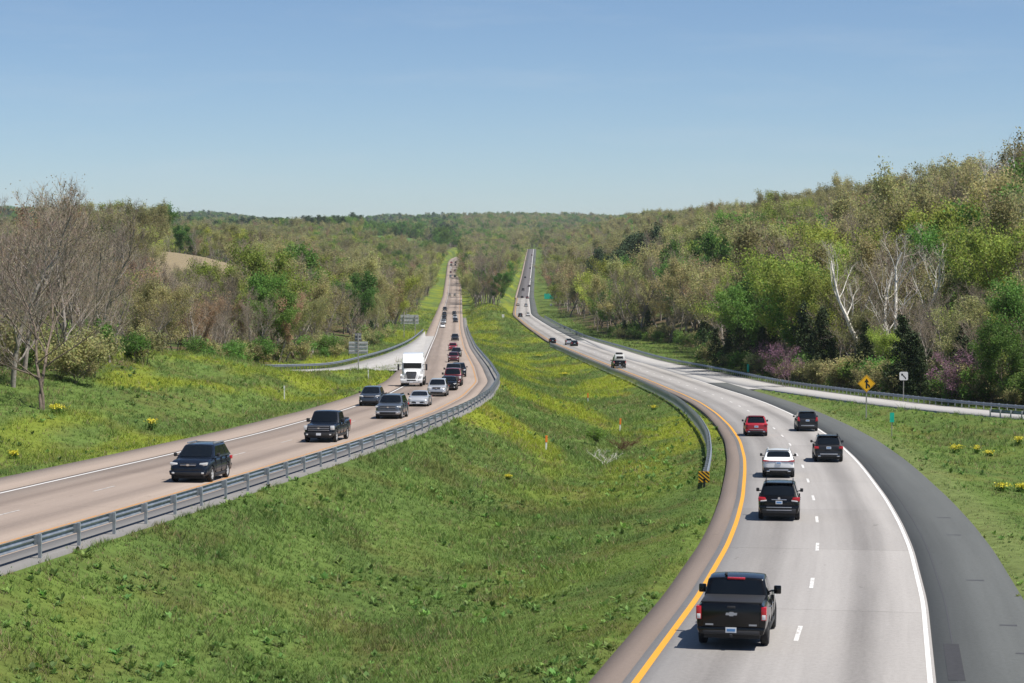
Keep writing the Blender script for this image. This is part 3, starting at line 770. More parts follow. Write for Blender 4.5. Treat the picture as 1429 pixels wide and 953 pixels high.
X = np.array([c[0] for c in cand]); Y = np.array([c[1] for c in cand])
Zt = terrain(X, Y)
var = [int(rng.integers(0, len(NEAR[c[2]]))) for c in cand]
Ht = np.array([BASE_H[c[2]][v] * c[3] for c, v in zip(cand, var)]); Rt = np.array([BASE_R[c[2]][v] * c[3] for c, v in zip(cand, var)])
px, py0 = proj(X, Y, Zt); _, py1 = proj(X, Y, Zt + Ht); pr = FPX * Rt / Y
# what shows: paint near to far into a coarse buffer of the frame, the ground first
gx, gy = proj(XX, YY, ZZ)
buf = np.zeros((240, 360), bool); vis = np.zeros(len(cand))
ghor = np.full(360, 240.0); above = np.zeros(len(cand), bool)
order = np.argsort(Y); gi = 0
rowY = rows
for i in order:
    while gi < len(rowY) and rowY[gi] < Y[i]:
        if rowY[gi] > 45:
            c = (gx[gi] / 4).astype(int); ok = (c >= 0) & (c < 360)
            np.minimum.at(ghor, c[ok], gy[gi][ok] / 4)
        gi += 1
    a, b = int((px[i] - pr[i] * .85) / 4), int((px[i] + pr[i] * .85) / 4) + 1
    t, u = int(py1[i] / 4), int(py0[i] / 4)
    a, b, t, u = max(a, 0), min(b, 360), max(t, 0), min(u, 240)
    if b <= a or u <= t: continue
    above[i] = bool((t < ghor[a:b] + 1).any())
    rr_ = np.arange(t, u)[:, None]
    m = (~buf[t:u, a:b]) & (rr_ < ghor[None, a:b])
    vis[i] = m.sum() * 16
    sub = buf[t + (u - t) // 8:u, a:b]; keep = rng.random(sub.shape) < 0.75; sub |= keep
nvis = np.argsort(-vis)
chosen = set(int(i) for i in nvis[:294] if vis[i] > 0)
for i, c in enumerate(cand):
    if c[2] == 'hero': chosen.add(i)

KIND_NAME = dict(bare='bare_tree', sycamore='sycamore_tree', olive='budding_tree', lime='leafing_tree', green='green_tree', rust='budding_tree', gold='budding_tree', redbud='redbud_tree', shrub='shrub', cedar='cedar_tree', pine='pine_tree', hero='bare_tree')
KIND_TEXT = dict(bare='bare grey-brown tree', sycamore='pale-barked leafless tree', olive='olive-tinted budding tree', lime='fresh yellow-green tree', green='bright green tree', rust='rusty-brown budding tree', gold='golden-tan budding tree', redbud='pink-purple flowering tree', shrub='low leafy bush', cedar='dark cone-shaped evergreen', pine='dark round-topped pine', hero='bare forked roadside tree')
def place_text(x, y, p, top, e):
    row = 'front row' if e < 7 else ('skyline' if top < 300 else ('midslope' if e < 45 else 'upper slope'))
    if x > xR(np.array([y]))[0]:
        w = [t for lim, t in ((1335, 'above the near ramp guardrail'), (1235, 'above the white square sign'), (1160, 'behind the yellow merge sign'), (1090, 'left of the merge sign'), (1010, 'beyond the ramp merge'),
                              (930, 'right of the grassy clearing'), (840, 'behind the grassy clearing'), (-1e9, 'near the far green sign')) if p > lim][0]
        return 'right hillside %s %s' % (row, w)
    if x < xL(np.array([y]))[0]:
        w = [t for lim, t in ((540, 'near the big sign back'), (470, 'behind the three-panel sign'), (380, 'left of the three-panel sign'), (280, 'below the straw-coloured field'), (200, 'above the grass bank'), (130, 'above the dark blue SUV'), (60, 'beside the forked tree'), (-1e9, 'at the left edge')) if p > lim][0]
        return 'left woods %s %s' % (row, w)
    return 'woods between the far carriageways'
def tree_thing(i):
    x, y, kd, sc = cand[i]; tm, cm = NEAR[kd][var[i]]
    o = empty(KIND_NAME[kd], (x, y, float(Zt[i])), rng.uniform(0, 6.283)); o.scale = (sc * rng.uniform(.92, 1.08), sc * rng.uniform(.92, 1.08), sc)
    link('trunk', tm, o); link('crown', cm, o)
    e = (x - hill_start_right(np.array([y]))[0]) if x > 0 else (forest_edge_left(np.array([y]))[0] - x)
    size = 'small' if Ht[i] < 8 else ('tall' if Ht[i] > 15.5 else 'middling')
    if kd == 'hero': lab = 'large bare grey forked tree standing alone on the left grass bank'
    else:
        if kd in ('shrub', 'redbud'): size = 'small'
        lab = '%s %s, %s' % (size, KIND_TEXT[kd], place_text(x, y, px[i], py1[i], e))
    LABELS.setdefault(lab, []).append((px[i], o))
    tag(o, lab, 'bush' if kd == 'shrub' else 'tree', None if kd == 'hero' else 'wild trees and bushes beside the highway')
LABELS = {}
for i in sorted(chosen): tree_thing(i)
ORD = ['leftmost', 'second from left', 'third from left', 'fourth from left', 'fifth from left', 'sixth from left', 'seventh from left', 'eighth from left', 'ninth from left', 'tenth from left', 'eleventh from left', 'twelfth from left', 'thirteenth from left', 'fourteenth from left', 'fifteenth from left', 'sixteenth from left']
for lab, lst in LABELS.items():        # look-alikes side by side: told apart by their order from the left
    if len(lst) > 1:
        lst.sort(key=lambda t: t[0])
        for k_, (_, o) in enumerate(lst): o['label'] = lab + ', ' + (ORD[k_] if k_ < len(ORD) else 'farther right')

# ---- the mass of the woods behind: one object a side, trees scattered on points
PROTO_COL = {}
def woods(name, sel, label):
    """point cloud -> instanced tree shapes (stuff)"""
    root_me = bpy.data.meshes.new(name)
    pts = np.array([(X[i], Y[i], Zt[i] - 0.1) for i in sel], np.float32)
    root_me.vertices.add(len(pts)); root_me.vertices.foreach_set('co', pts.ravel())
    keys = sorted(FARP); flat = [(k, j) for k in keys for j in range(len(FARP[k]))]
    code = {kj: n for n, kj in enumerate(flat)}
    a = root_me.attributes.new('pick', 'INT', 'POINT'); a.data.foreach_set('value', np.array([code[(cand[i][2], var[i])] for i in sel], np.int32))
    a = root_me.attributes.new('size', 'FLOAT', 'POINT'); a.data.foreach_set('value', np.array([cand[i][3] for i in sel], np.float32))
    a = root_me.attributes.new('turn', 'FLOAT', 'POINT'); a.data.foreach_set('value', rng.uniform(0, 6.28, len(sel)).astype(np.float32))
    if 'c' not in PROTO_COL:
        pc = bpy.data.collections.new('tree_shapes')
        for n, (k, j) in enumerate(flat):
            tm, cm = FARP[k][j]
            b = bmesh.new(); b.from_mesh(tm); me = bpy.data.meshes.new('shape_%02d' % n)
            # join trunk and crown by plain arrays
            Vt = np.array([v.co for v in tm.vertices]); Ft = np.array([list(f.vertices) for f in tm.polygons])
            Vc = np.array([v.co for v in cm.vertices]); Fc = np.array([list(f.vertices) for f in cm.polygons])
            cc = np.zeros(len(Vc) * 4, np.float32); cm.color_attributes['Col'].data.foreach_get('color', cc)
            cc = cc.reshape(-1, 4)[:, :3]
            mi = np.zeros(len(Fc), np.int32); cm.polygons.foreach_get('material_index', mi)
            me = np_mesh('shape_%02d' % n, np.concatenate([Vt, Vc]), np.concatenate([Ft, Fc + len(Vt)]), tm.materials[0], False,
                         np.concatenate([np.full((len(Vt), 3), 0.15), cc]))
            for mm in cm.materials: me.materials.append(mm)
            me.polygons.foreach_set('material_index', np.concatenate([np.zeros(len(Ft), np.int32), mi + 1]))
            pc.objects.link(bpy.data.objects.new('shape_%02d' % n, me)); b.free()
        PROTO_COL['c'] = pc
        g = bpy.data.node_groups.new('scatter_trees', 'GeometryNodeTree')
        g.interface.new_socket('Geometry', in_out='INPUT', socket_type='NodeSocketGeometry')
        g.interface.new_socket('Geometry', in_out='OUTPUT', socket_type='NodeSocketGeometry')
        N = g.nodes; L_ = g.links
        gi_, go_ = N.new('NodeGroupInput'), N.new('NodeGroupOutput')
        ci = N.new('GeometryNodeCollectionInfo'); ci.inputs[0].default_value = pc; ci.inputs['Separate Children'].default_value = True; ci.inputs['Reset Children'].default_value = True
        ip = N.new('GeometryNodeInstanceOnPoints'); ip.inputs['Pick Instance'].default_value = True
        def named(nm, t):
            q = N.new('GeometryNodeInputNamedAttribute'); q.data_type = t; q.inputs[0].default_value = nm; return q.outputs[0]
        cx = N.new('ShaderNodeCombineXYZ'); L_.new(named('turn', 'FLOAT'), cx.inputs[2])
        L_.new(gi_.outputs[0], ip.inputs['Points']); L_.new(ci.outputs[0], ip.inputs['Instance'])
        L_.new(named('pick', 'INT'), ip.inputs['Instance Index']); L_.new(named('size', 'FLOAT'), ip.inputs['Scale']); L_.new(cx.outputs[0], ip.inputs['Rotation'])
        L_.new(ip.outputs[0], go_.inputs[0]); PROTO_COL['g'] = g
    o = link(name, root_me); md = o.modifiers.new('scatter', 'NODES'); md.node_group = PROTO_COL['g']
    tag(o, label, 'woods', kind='stuff'); return o
inframe = (px > -90) & (px < PW + 90)
gcol = np.clip((px / 4).astype(int), 0, 359)
rest = [i for i in range(len(cand)) if i not in chosen and inframe[i] and (vis[i] > 0 or Y[i] < 330 or (Y[i] > 1400 and above[i]))]
print('TREES', len(cand), 'things', len(chosen), 'rest', len(rest))
XL_, XR_ = xL(Y), xR(Y)
woods('woodland', [i for i in rest if X[i] < XL_[i] and Y[i] < 2000], 'mixed spring woods massed behind the left-hand front trees')
woods('woodland', [i for i in rest if X[i] > XR_[i] and Y[i] < 2000], 'mixed spring woods covering the right-hand hillside')
woods('woodland', [i for i in rest if XL_[i] <= X[i] <= XR_[i] and Y[i] < 2000], 'brownish woods between the two far carriageways')
woods('woodland', [i for i in rest if Y[i] >= 2000], 'far-off woods along the horizon')
# ------------------------------------------------------------------ vehicles
def bm_obj(name, bm, mat, parent=None, smooth=True, angle=35):
    me = bpy.data.meshes.new(name); bmesh.ops.recalc_face_normals(bm, faces=bm.faces[:]); bm.to_mesh(me); bm.free()
    if smooth:
        me.polygons.foreach_set('use_smooth', np.ones(len(me.polygons), bool)); me.set_sharp_from_angle(angle=R(angle))
    me.materials.append(mat); return link(name, me, parent)

def bm_box(x0, x1, y0, y1, z0, z1, bev=0.0, seg=2, bm=None):
    own = bm is None; b2 = bmesh.new()
    vs = [b2.verts.new((x, y, z)) for x in (x0, x1) for y in (y0, y1) for z in (z0, z1)]
    for f in ((0, 1, 3, 2), (4, 6, 7, 5), (0, 4, 5, 1), (2, 3, 7, 6), (0, 2, 6, 4), (1, 5, 7, 3)): b2.faces.new([vs[i] for i in f])
    if bev > 0: bmesh.ops.bevel(b2, geom=b2.edges[:], offset=bev, segments=seg, affect='EDGES', profile=0.5)
    if own: return b2
    me = bpy.data.meshes.new('t'); b2.to_mesh(me); b2.free(); bm.from_mesh(me); bpy.data.meshes.remove(me); return bm

def bm_prism(poly, x0, x1, bev=0.0, axis='x', bm=None):
    """front-view polygon (y,z) pushed along x (or side-view (x,z) along y)"""
    b2 = bmesh.new()
    mk = (lambda p, t: (t, p[0], p[1])) if axis == 'x' else (lambda p, t: (p[0], t, p[1]))
    A = [b2.verts.new(mk(p, x0)) for p in poly]; B = [b2.verts.new(mk(p, x1)) for p in poly]; n = len(poly)
    b2.faces.new(A); b2.faces.new(B[::-1])
    for i in range(n): b2.faces.new((A[i], B[i], B[(i + 1) % n], A[(i + 1) % n]))
    if bev > 0: bmesh.ops.bevel(b2, geom=b2.edges[:], offset=bev, segments=2, affect='EDGES', profile=0.5)
    if bm is None: return b2
    me = bpy.data.meshes.new('t'); b2.to_mesh(me); b2.free(); bm.from_mesh(me); bpy.data.meshes.remove(me); return bm

def loft_mesh(stations, crown=0.03, subdiv=1, cutters=()):
    """stations: (x, zb, zt, half width). closed car-body loft, smoothed, with wheel wells cut out"""
    prof = [(0.0, 0.0, 0), (0.80, 0.0, 0), (0.955, 0.10, 0), (1.0, 0.36, 0), (0.995, 0.62, 0), (0.965, 0.86, 0), (0.90, 0.985, 0), (0.70, 1.0, .5), (0.36, 1.0, .9), (0.0, 1.0, 1)]
    bm = bmesh.new(); rings = []
    for (x, zb, zt, w) in stations:
        h = zt - zb
        half = [(w * a, zb + h * b + crown * c) for a, b, c in prof]
        ring = half + [(-y, z) for y, z in half[-2:0:-1]]
        rings.append([bm.verts.new((x, y, z)) for y, z in ring])
    n = len(rings[0])
    for a, b in zip(rings[:-1], rings[1:]):
        for i in range(n): bm.faces.new((a[i], a[(i + 1) % n], b[(i + 1) % n], b[i]))
    bm.faces.new(rings[0]); bm.faces.new(rings[-1][::-1])
    bmesh.ops.recalc_face_normals(bm, faces=bm.faces[:])
    me = bpy.data.meshes.new('body_loft'); bm.to_mesh(me); bm.free()
    o = link('tmp_body', me)
    if subdiv:
        md = o.modifiers.new('s', 'SUBSURF'); md.levels = subdiv; md.render_levels = subdiv
    tmp = []
    for (cx, cz, cr, y0, y1) in cutters:
        b = bmesh.new()
        bmesh.ops.create_cone(b, cap_ends=True, segments=20, radius1=cr, radius2=cr, depth=abs(y1 - y0), matrix=Matrix.Translation((cx, (y0 + y1) / 2, cz)) @ Matrix.Rotation(math.pi / 2, 4, 'X'))
        cm = bpy.data.meshes.new('cut'); b.to_mesh(cm); b.free(); co = link('tmp_cut', cm); tmp.append(co)
        md = o.modifiers.new('b', 'BOOLEAN'); md.operation = 'DIFFERENCE'; md.solver = 'EXACT'; md.object = co
    bpy.context.view_layer.update()
    dg = bpy.context.evaluated_depsgraph_get()
    res = bpy.data.meshes.new_from_object(o.evaluated_get(dg))
    for t in tmp + [o]:
        m_ = t.data; bpy.data.objects.remove(t); bpy.data.meshes.remove(m_)
    res.materials.clear()
    res.polygons.foreach_set('use_smooth', np.ones(len(res.polygons), bool)); res.set_sharp_from_angle(angle=R(38))
    return res

M_GLASS = pmat('tinted_glass', (0.006, 0.008, 0.010), rough=0.04, spec=0.5, coat=0.0)
M_RUBBER = pmat('tyre_rubber', (0.018, 0.018, 0.019), rough=0.85, var=0.3, scale=9)
M_RIM = pmat('alloy_rim', (0.60, 0.61, 0.62), rough=0.35, metal=0.25, var=0.1)
M_DRIM = pmat('dark_rim', (0.10, 0.10, 0.105), rough=0.35, metal=0.7, var=0.1)
M_TRIM = pmat('black_plastic_trim', (0.022, 0.022, 0.024), rough=0.55, var=0.15, scale=3)
M_CHROME = pmat('chrome', (0.75, 0.76, 0.78), rough=0.12, metal=1.0)
M_SILVERTRIM = pmat('silver_trim', (0.42, 0.43, 0.45), rough=0.35, metal=0.6)
M_RED = pmat('red_lamp', (0.50, 0.012, 0.018), rough=0.18, coat=0.5)
M_CLEAR = pmat('clear_lamp', (0.70, 0.70, 0.68), rough=0.12, spec=0.8, coat=0.8)
M_AMBER = pmat('amber_lamp', (0.8, 0.3, 0.03), rough=0.2)
M_PLATE = pmat('licence_plate', (0.72, 0.74, 0.76), rough=0.5)
M_PLATEBLUE = pmat('plate_blue_print', (0.10, 0.25, 0.50), rough=0.5)
M_DARKIN = pmat('dark_grille', (0.015, 0.015, 0.016), rough=0.6)
M_TONNEAU = pmat('vinyl_tonneau', (0.016, 0.0165, 0.018), rough=0.55, var=0.15, scale=4)
def paint(name, col, metal=0.25, rough=0.32):
    dark = max(col) < .03
    return pmat(name, col, rough=rough if not dark else .22, metal=metal, coat=0.25 if dark else 0.8, spec=.3 if dark else .5, var=0.06, scale=1.2)
PAINT = dict(black=paint('black_paint', (0.004, 0.004, 0.0045), 0.0), navy=paint('dark_blue_paint', (0.008, 0.012, 0.021), 0.0), charcoal=paint('charcoal_paint', (0.022, 0.022, 0.024), 0.1),
             white=paint('white_paint', (0.78, 0.78, 0.77), 0.0), red=paint('red_paint', (0.33, 0.012, 0.022), 0.15), maroon=paint('maroon_paint', (0.13, 0.014, 0.02), 0.2),
             silver=paint('silver_paint', (0.50, 0.52, 0.54), 0.45), slate=paint('slate_blue_paint', (0.045, 0.058, 0.078), 0.3), bluegrey=paint('blue_grey_paint', (0.085, 0.10, 0.12), 0.35), tan=paint('tan_paint', (0.38, 0.33, 0.26), .2))

def make_wheel(parent, x, y, r, w, side, rim_m):
    """tyre lathe (mesh origin at the hub) with a spoked rim as its sub-part"""
    key = ('wheel', round(r, 3), round(w, 3), side, rim_m.name)
    if key not in WHEELS:
        prof = [(r * .62, -w / 2 * .9), (r * .9, -w / 2), (r * .985, -w / 2 * .8), (r, -w / 2 * .45), (r, w / 2 * .45), (r * .985, w / 2 * .8), (r * .9, w / 2), (r * .62, w / 2 * .9)]
        n = 24; bm = bmesh.new(); rg = []
        for i in range(n):
            a = i * 2 * math.pi / n; rg.append([bm.verts.new((p[0] * math.cos(a), p[1], p[0] * math.sin(a))) for p in prof])
        for i in range(n):
            A, B = rg[i], rg[(i + 1) % n]
            for j in range(len(prof)): k = (j + 1) % len(prof); bm.faces.new((A[j], A[k], B[k], B[j]))
        bmesh.ops.recalc_face_normals(bm, faces=bm.faces[:])
        tm = bpy.data.meshes.new('tyre'); bm.to_mesh(tm); bm.free(); tm.materials.append(M_RUBBER)
        tm.polygons.foreach_set('use_smooth', np.ones(len(tm.polygons), bool))
        # rim: outer lip, hub and five split spokes in front of a dark dish
        bm = bmesh.new(); yo = side * w / 2 * .82
        def ringband(r0, r1, y0, y1):
            vs = [[bm.verts.new((q * math.cos(t), yy, q * math.sin(t))) for q, yy in ((r0, y0), (r1, y1))] for t in [i * 2 * math.pi / 24 for i in range(24)]]
            for i in range(24): bm.faces.new((vs[i][0], vs[i][1], vs[(i + 1) % 24][1], vs[(i + 1) % 24][0]))
        ringband(r * .55, r * .635, yo * .9, yo); ringband(r * .55, r * .56, yo * .9, yo * .2)
        ringband(0.001, r * .13, yo * 1.02, yo * 1.0)
        for s in range(5):
            a = s * 2 * math.pi / 5 + .3
            for da in (-.13, .13):
                p = [(r * .1, -.03), (r * .56, -.024), (r * .56, .024), (r * .1, .03)]
                ca, sa = math.cos(a + da), math.sin(a + da)
                bm.faces.new([bm.verts.new((u * ca - v * sa, yo * .97, u * sa + v * ca)) for u, v in p])
        rm = bpy.data.meshes.new('rim'); bm.to_mesh(rm); bm.free(); rm.materials.append(rim_m)
        bm = bmesh.new(); vs = [bm.verts.new((r * .6 * math.cos(t), yo * .45, r * .6 * math.sin(t))) for t in [i * 2 * math.pi / 24 for i in range(24)]]
        bm.faces.new(vs); dm = bpy.data.meshes.new('brake_disc'); bm.to_mesh(dm); bm.free(); dm.materials.append(M_DARKIN)
        WHEELS[key] = (tm, rm, dm)
    tm, rm, dm = WHEELS[key]
    o = link('wheel', tm, parent); o.location = (x, y, r)
    link('rim', rm, o); link('brake_disc', dm, o); return o
WHEELS = {}

def pane(name, corners, u0, u1, v0, v1, parent, mat=None, off=0.010, ch=0.12):
    """bevel-cornered panel lying on the quad (bl, br, tr, tl), standing slightly proud"""
    bl, br, tr, tl = [Vector(c) for c in corners]
    P = lambda u, v: (bl * (1 - u) + br * u) * (1 - v) + (tl * (1 - u) + tr * u) * v
    nrm = (br - bl).cross(tl - bl).normalized()
    du, dv = (u1 - u0) * ch * .5, (v1 - v0) * ch
    uv = [(u0 + du, v0), (u1 - du, v0), (u1, v0 + dv), (u1, v1 - dv), (u1 - du, v1), (u0 + du, v1), (u0, v1 - dv), (u0, v0 + dv)]
    bm = bmesh.new(); A = [bm.verts.new(P(u, v) + nrm * off) for u, v in uv]; B = [bm.verts.new(P(u, v) - nrm * 0.012) for u, v in uv]
    bm.faces.new(A)
    for i in range(8): bm.faces.new((A[i], B[i], B[(i + 1) % 8], A[(i + 1) % 8]))
    return bm_obj(name, bm, mat or M_GLASS, parent, smooth=False)

def make_car(name, P, m):
    """P: dims and options. origin on the ground under the middle, forward +X"""
    root = empty(name); L, W, H = P['L'], P['W'], P['H']; hw = W / 2
    gc, hood, belt = P.get('gc', .24), P['hood'], P['belt']; wr = P.get('wr', .36)
    xf = L / 2 - P.get('fo', .92); xr = -L / 2 + P.get('ro', .95)
    x_cowl, x_rf, x_rr, x_base = P['cab']          # windscreen base, roof front, roof rear, rear-glass base
    pick = P.get('pickup'); deck = P.get('deck', belt)
    st = [(-L / 2, .50, deck - .16, hw * .84), (-L / 2 + .05, .42, deck - .07, hw * .92), (-L / 2 + .22, .34, deck - .01, hw * .975), (-L / 2 + .6, gc + .03, deck, hw)]
    if pick: st = [(-L / 2, .50, deck - .03, hw * .93), (-L / 2 + .02, .44, deck - .005, hw * .965), (-L / 2 + .10, .40, deck, hw * .985), (-L / 2 + .6, gc + .08, deck, hw), (x_base - .06, gc, deck, hw), (x_base + .04, gc, belt, hw)]
    else: st += [(x_base + .35 if x_base + .35 > -L / 2 + .75 else -L / 2 + .9, gc, belt, hw)]
    st += [(0.0, gc, belt, hw), (x_cowl - .1, gc, belt - .01, hw), (x_cowl + .12, gc, hood + .01, hw * .995), ((x_cowl + L / 2) / 2 + .1, gc, hood - .015, hw * .985),
           (L / 2 - .38, gc + .02, hood - .07, hw * .965), (L / 2 - .14, .28, hood - .15 - P.get('nose', .03), hw * .90), (L / 2 - .03, .33, hood - .23 - P.get('nose', .03) * 1.6, hw * .80), (L / 2, .40, hood - .32 - P.get('nose', .03) * 2, hw * .70)]
    st.sort(key=lambda s: s[0])
    cr = wr + .055
    cuts = [(x, wr, cr, s * hw * .62, s * (hw + .2)) for x in (xf, xr) for s in (-1, 1)]
    me = loft_mesh(st, crown=P.get('crown', .035), cutters=cuts); me.materials.append(m); link('body', me, root)
    # cabin: roof and pillars
    wb, wt = hw * .935, hw * P.get('tumble', .76); zb = belt - .03
    zr_ = H
    nb_ = 9; bf, br_, bt = P.get('bulge', (.16, .07, .035))
    xm_ = (x_rf + x_rr) / 2
    keys = [(x_base, wb, zb, -br_, 0), (x_rr, wt, zr_ - P.get('roofdrop', .02) - bt, -br_ * .5, bt), (xm_, wt * 1.01, zr_ - bt, 0, bt * 1.2), (x_rf, wt, zr_ - .03 - bt, bf * .55, bt), (x_cowl, wb, zb, bf, 0)]
    def csurf(k, t):
        a0 = keys[k]; q_ = 1 - t * t; return (a0[0] + a0[3] * q_, a0[1] * t, a0[2] + a0[4] * q_)
    bm = bmesh.new(); ts = np.linspace(-1, 1, nb_)
    G_ = [[bm.verts.new(csurf(k, t)) for t in ts] for k in range(5)]
    for k in range(4):
        for j in range(nb_ - 1): bm.faces.new((G_[k][j], G_[k][j + 1], G_[k + 1][j + 1], G_[k + 1][j]))
    for j in (0, nb_ - 1):
        mb = bm.verts.new(((x_base + x_cowl) / 2, ts[j] * wb, zb))
        bm.faces.new((G_[0][j], G_[1][j], G_[2][j], mb)); bm.faces.new((mb, G_[2][j], G_[3][j], G_[4][j]))
    bmesh.ops.recalc_face_normals(bm, faces=bm.faces[:])
    ed = [e for e in bm.edges if len(e.link_faces) == 2 and max(e.verts[0].co.z, e.verts[1].co.z) > zb + .1 and e.calc_face_angle(0) > .3]
    bmesh.ops.bevel(bm, geom=ed, offset=.06, segments=3, affect='EDGES', profile=0.6)
    bm_obj('roof', bm, m, root, angle=50)
    # glass
    def curved(name, ka, kb, u0, u1, v0, v1, sgn):
        bm = bmesh.new(); n_ = 8; off = Vector((sgn * .016, 0, .014)); g = []
        for iv in range(5):
            v_ = v0 + (v1 - v0) * iv / 4; sh = .03 if iv in (0, 4) else 0
            g.append([bm.verts.new(Vector(csurf(ka, t)).lerp(Vector(csurf(kb, t)), v_) + off) for t in np.linspace(2 * (u0 + sh) - 1, 2 * (u1 - sh) - 1, n_)])
        for iv in range(4):
            for j in range(n_ - 1): bm.faces.new((g[iv][j], g[iv][j + 1], g[iv + 1][j + 1], g[iv + 1][j]))
        ext = bmesh.ops.extrude_edge_only(bm, edges=[e for e in bm.edges if len(e.link_faces) == 1])
        for vv in ext['geom']:
            if isinstance(vv, bmesh.types.BMVert): vv.co -= off * 1.6
        return bm_obj(name, bm, M_GLASS, root, angle=50)
    curved('windshield', 4, 3, .05, .95, .10, .90, 1)
    rv0, rv1 = P.get('rear_glass', (.12, .88))
    curved('rear_window', 0, 1, .07, .93, rv0, rv1, -1)
    for s in (-1, 1):
        q = [(x_base, s * wb, zb), (x_cowl, s * wb, zb), (x_rf, s * wt, zr_ - .03), (x_rr, s * wt, zr_ - .02)]
        if s > 0: q = [q[1], q[0], q[3], q[2]]
        for a, b in P.get('side', ((.06, .30), (.33, .62), (.65, .93))):
            u0, u1 = (a, b) if s < 0 else (1 - b, 1 - a)
            pane('side_window', q, u0, u1, .14, .86, root, off=.012)
    # wheels
    rim = P.get('rim', M_RIM)
    for x in (xf, xr):
        for s in (-1, 1): make_wheel(root, x, s * (hw - .125), wr, .235, s, rim)
    # mirrors
    mz = belt + .12; ms = P.get('mirror', 1.0)
    for s in (-1, 1):
        bm = bm_box(x_cowl - .42, x_cowl - .27, *sorted((s * (hw + .0), s * (hw + .0 + .15 * ms))), mz - .09 * ms, mz + .08 * ms, .03)
        bm_box(x_cowl - .38, x_cowl - .30, *sorted((s * (hw * .92), s * (hw + .08))), mz - .07, mz - .02, .01, bm=bm)
        bm_obj('mirror', bm, P.get('mirror_m', M_TRIM), root)
    # door seams and handles
    for s in (-1, 1):
        for x in P.get('handles', (x_cowl - 1.25, x_cowl - 2.2)):
            bm_obj('door_handle', bm_box(x - .1, x + .1, *sorted((s * (hw * .985), s * (hw + .022))), belt - .2, belt - .165, .008), P.get('handle_m', m), root)
        for x in P.get('seams', (x_cowl - .25, x_cowl - 1.35, x_cowl - 2.35)):
            bm_obj('door_seam', bm_box(x - .006, x + .006, *sorted((s * (hw * .9), s * (hw + .003))), gc + .16, belt - .05), M_DARKIN, root)
        bm_obj('sill_trim', bm_box(xr + cr + .05, xf - cr - .05, *sorted((s * (hw * .86), s * (hw * .985))), gc - .03, gc + .12, .02), P.get('sill_m', M_TRIM), root)
    bm_obj('underbody', bm_box(-L / 2 + .3, L / 2 - .35, -hw * .78, hw * .78, gc - .07, gc + .12), M_DARKIN, root)
    if P.get('rails'):
        for s in (-1, 1):
            bm_obj('roof_rail', bm_box(x_rr + .1, x_rf - .15, *sorted((s * wt * .86, s * wt * .93)), H - .02, H + .06, .015), P.get('rail_m', M_TRIM), root)
    # ---- front
    fr = P.get('front', {})
    xn = L / 2
    hz = fr.get('hz', hood - .30)
    for s in (-1, 1):
        poly = [(s * hw * a, hz + b) for a, b in fr.get('lamp', ((.56, -.07), (.93, -.02), (.95, .09), (.60, .06)))]
        bm_obj('headlight', bm_prism(poly, xn - .38, xn - fr.get('lx', .085), .015), M_CLEAR, root)
    g = fr.get('grille', (.50, hz - .10, hz + .07))
    gr = bm_obj('grille', bm_prism([(-hw * g[0] * .92, g[1]), (hw * g[0] * .92, g[1]), (hw * g[0], g[2]), (-hw * g[0], g[2])], xn - .2, xn - .004, .02), fr.get('grille_m', M_DARKIN), root)
    for z in fr.get('bars', ()):
        bm_obj('grille_bar', bm_box(xn - .1, xn + .012, -hw * g[0] * .96, hw * g[0] * .96, z - .016, z + .016, .005), fr.get('bar_m', M_SILVERTRIM), gr)
    if fr.get('badge'):
        bm = bmesh.new(); bmesh.ops.create_cone(bm, cap_ends=True, segments=16, radius1=.085, radius2=.085, depth=.03, matrix=Matrix.Translation((xn + .012, 0, (g[1] + g[2]) / 2)) @ Matrix.Scale(fr.get('badge_s', .55), 4, (0, 0, 1)) @ Matrix.Rotation(math.pi / 2, 4, 'Y'))
        bm_obj('emblem', bm, M_CHROME, gr)
    bz = fr.get('bz', (.36, .56))
    bm_obj('front_bumper', bm_prism([(-hw * .90, bz[0]), (hw * .90, bz[0]), (hw * .95, bz[1]), (-hw * .95, bz[1])], xn - .34, xn + .012, .05), fr.get('bumper_m', m), root)
    bm_obj('air_intake', bm_box(xn - .12, xn + .02, -hw * fr.get('iw', .55), hw * fr.get('iw', .55), bz[0] + .01, bz[0] + fr.get('ih', .12), .01), M_DARKIN, root)
    for s in (-1, 1):
        bm_obj('fog_lamp', bm_box(xn - .2, xn + .016, *sorted((s * hw * .66, s * hw * .80)), bz[0] + .06, bz[0] + .15, .015), fr.get('fog_m', M_CLEAR), root)
    if fr.get('plate'):
        bm_obj('license_plate', bm_box(xn, xn + .03, -.155, .155, bz[0] + .05, bz[0] + .20), M_PLATE, root)
    # ---- rear
    rr_ = P.get('rear', {}); xb = -L / 2
    for s in (-1, 1):
        poly = [(s * hw * a, b) for a, b in rr_.get('lamp', ((.62, belt - .27), (.985, belt - .25), (.975, belt - .08), (.66, belt - .12)))]
        t = bm_obj('taillight', bm_prism(poly, xb - rr_.get('lx', .012), xb + .30, .015), M_RED, root)
        if 'clear' in rr_:
            poly = [(s * hw * a, b) for a, b in rr_['clear']]
            bm_obj('reversing_lamp', bm_prism(poly, xb - rr_.get('lx', .012) - .008, xb + .2, .008), M_CLEAR, t)
    if 'bar' in rr_:
        z0, z1, mm = rr_['bar']; bm_obj('trim_bar', bm_box(xb - .018, xb + .12, -hw * rr_.get('barw', .3), hw * rr_.get('barw', .3), z0, z1, .008), mm, root)
    z0, z1 = rr_.get('bumper', (.34, .66))
    bm_obj('rear_bumper', bm_prism([(-hw * .90, z0), (hw * .90, z0), (hw * .965, z1), (-hw * .965, z1)], xb - .035, xb + .3, .045), rr_.get('bumper_m', m), root)
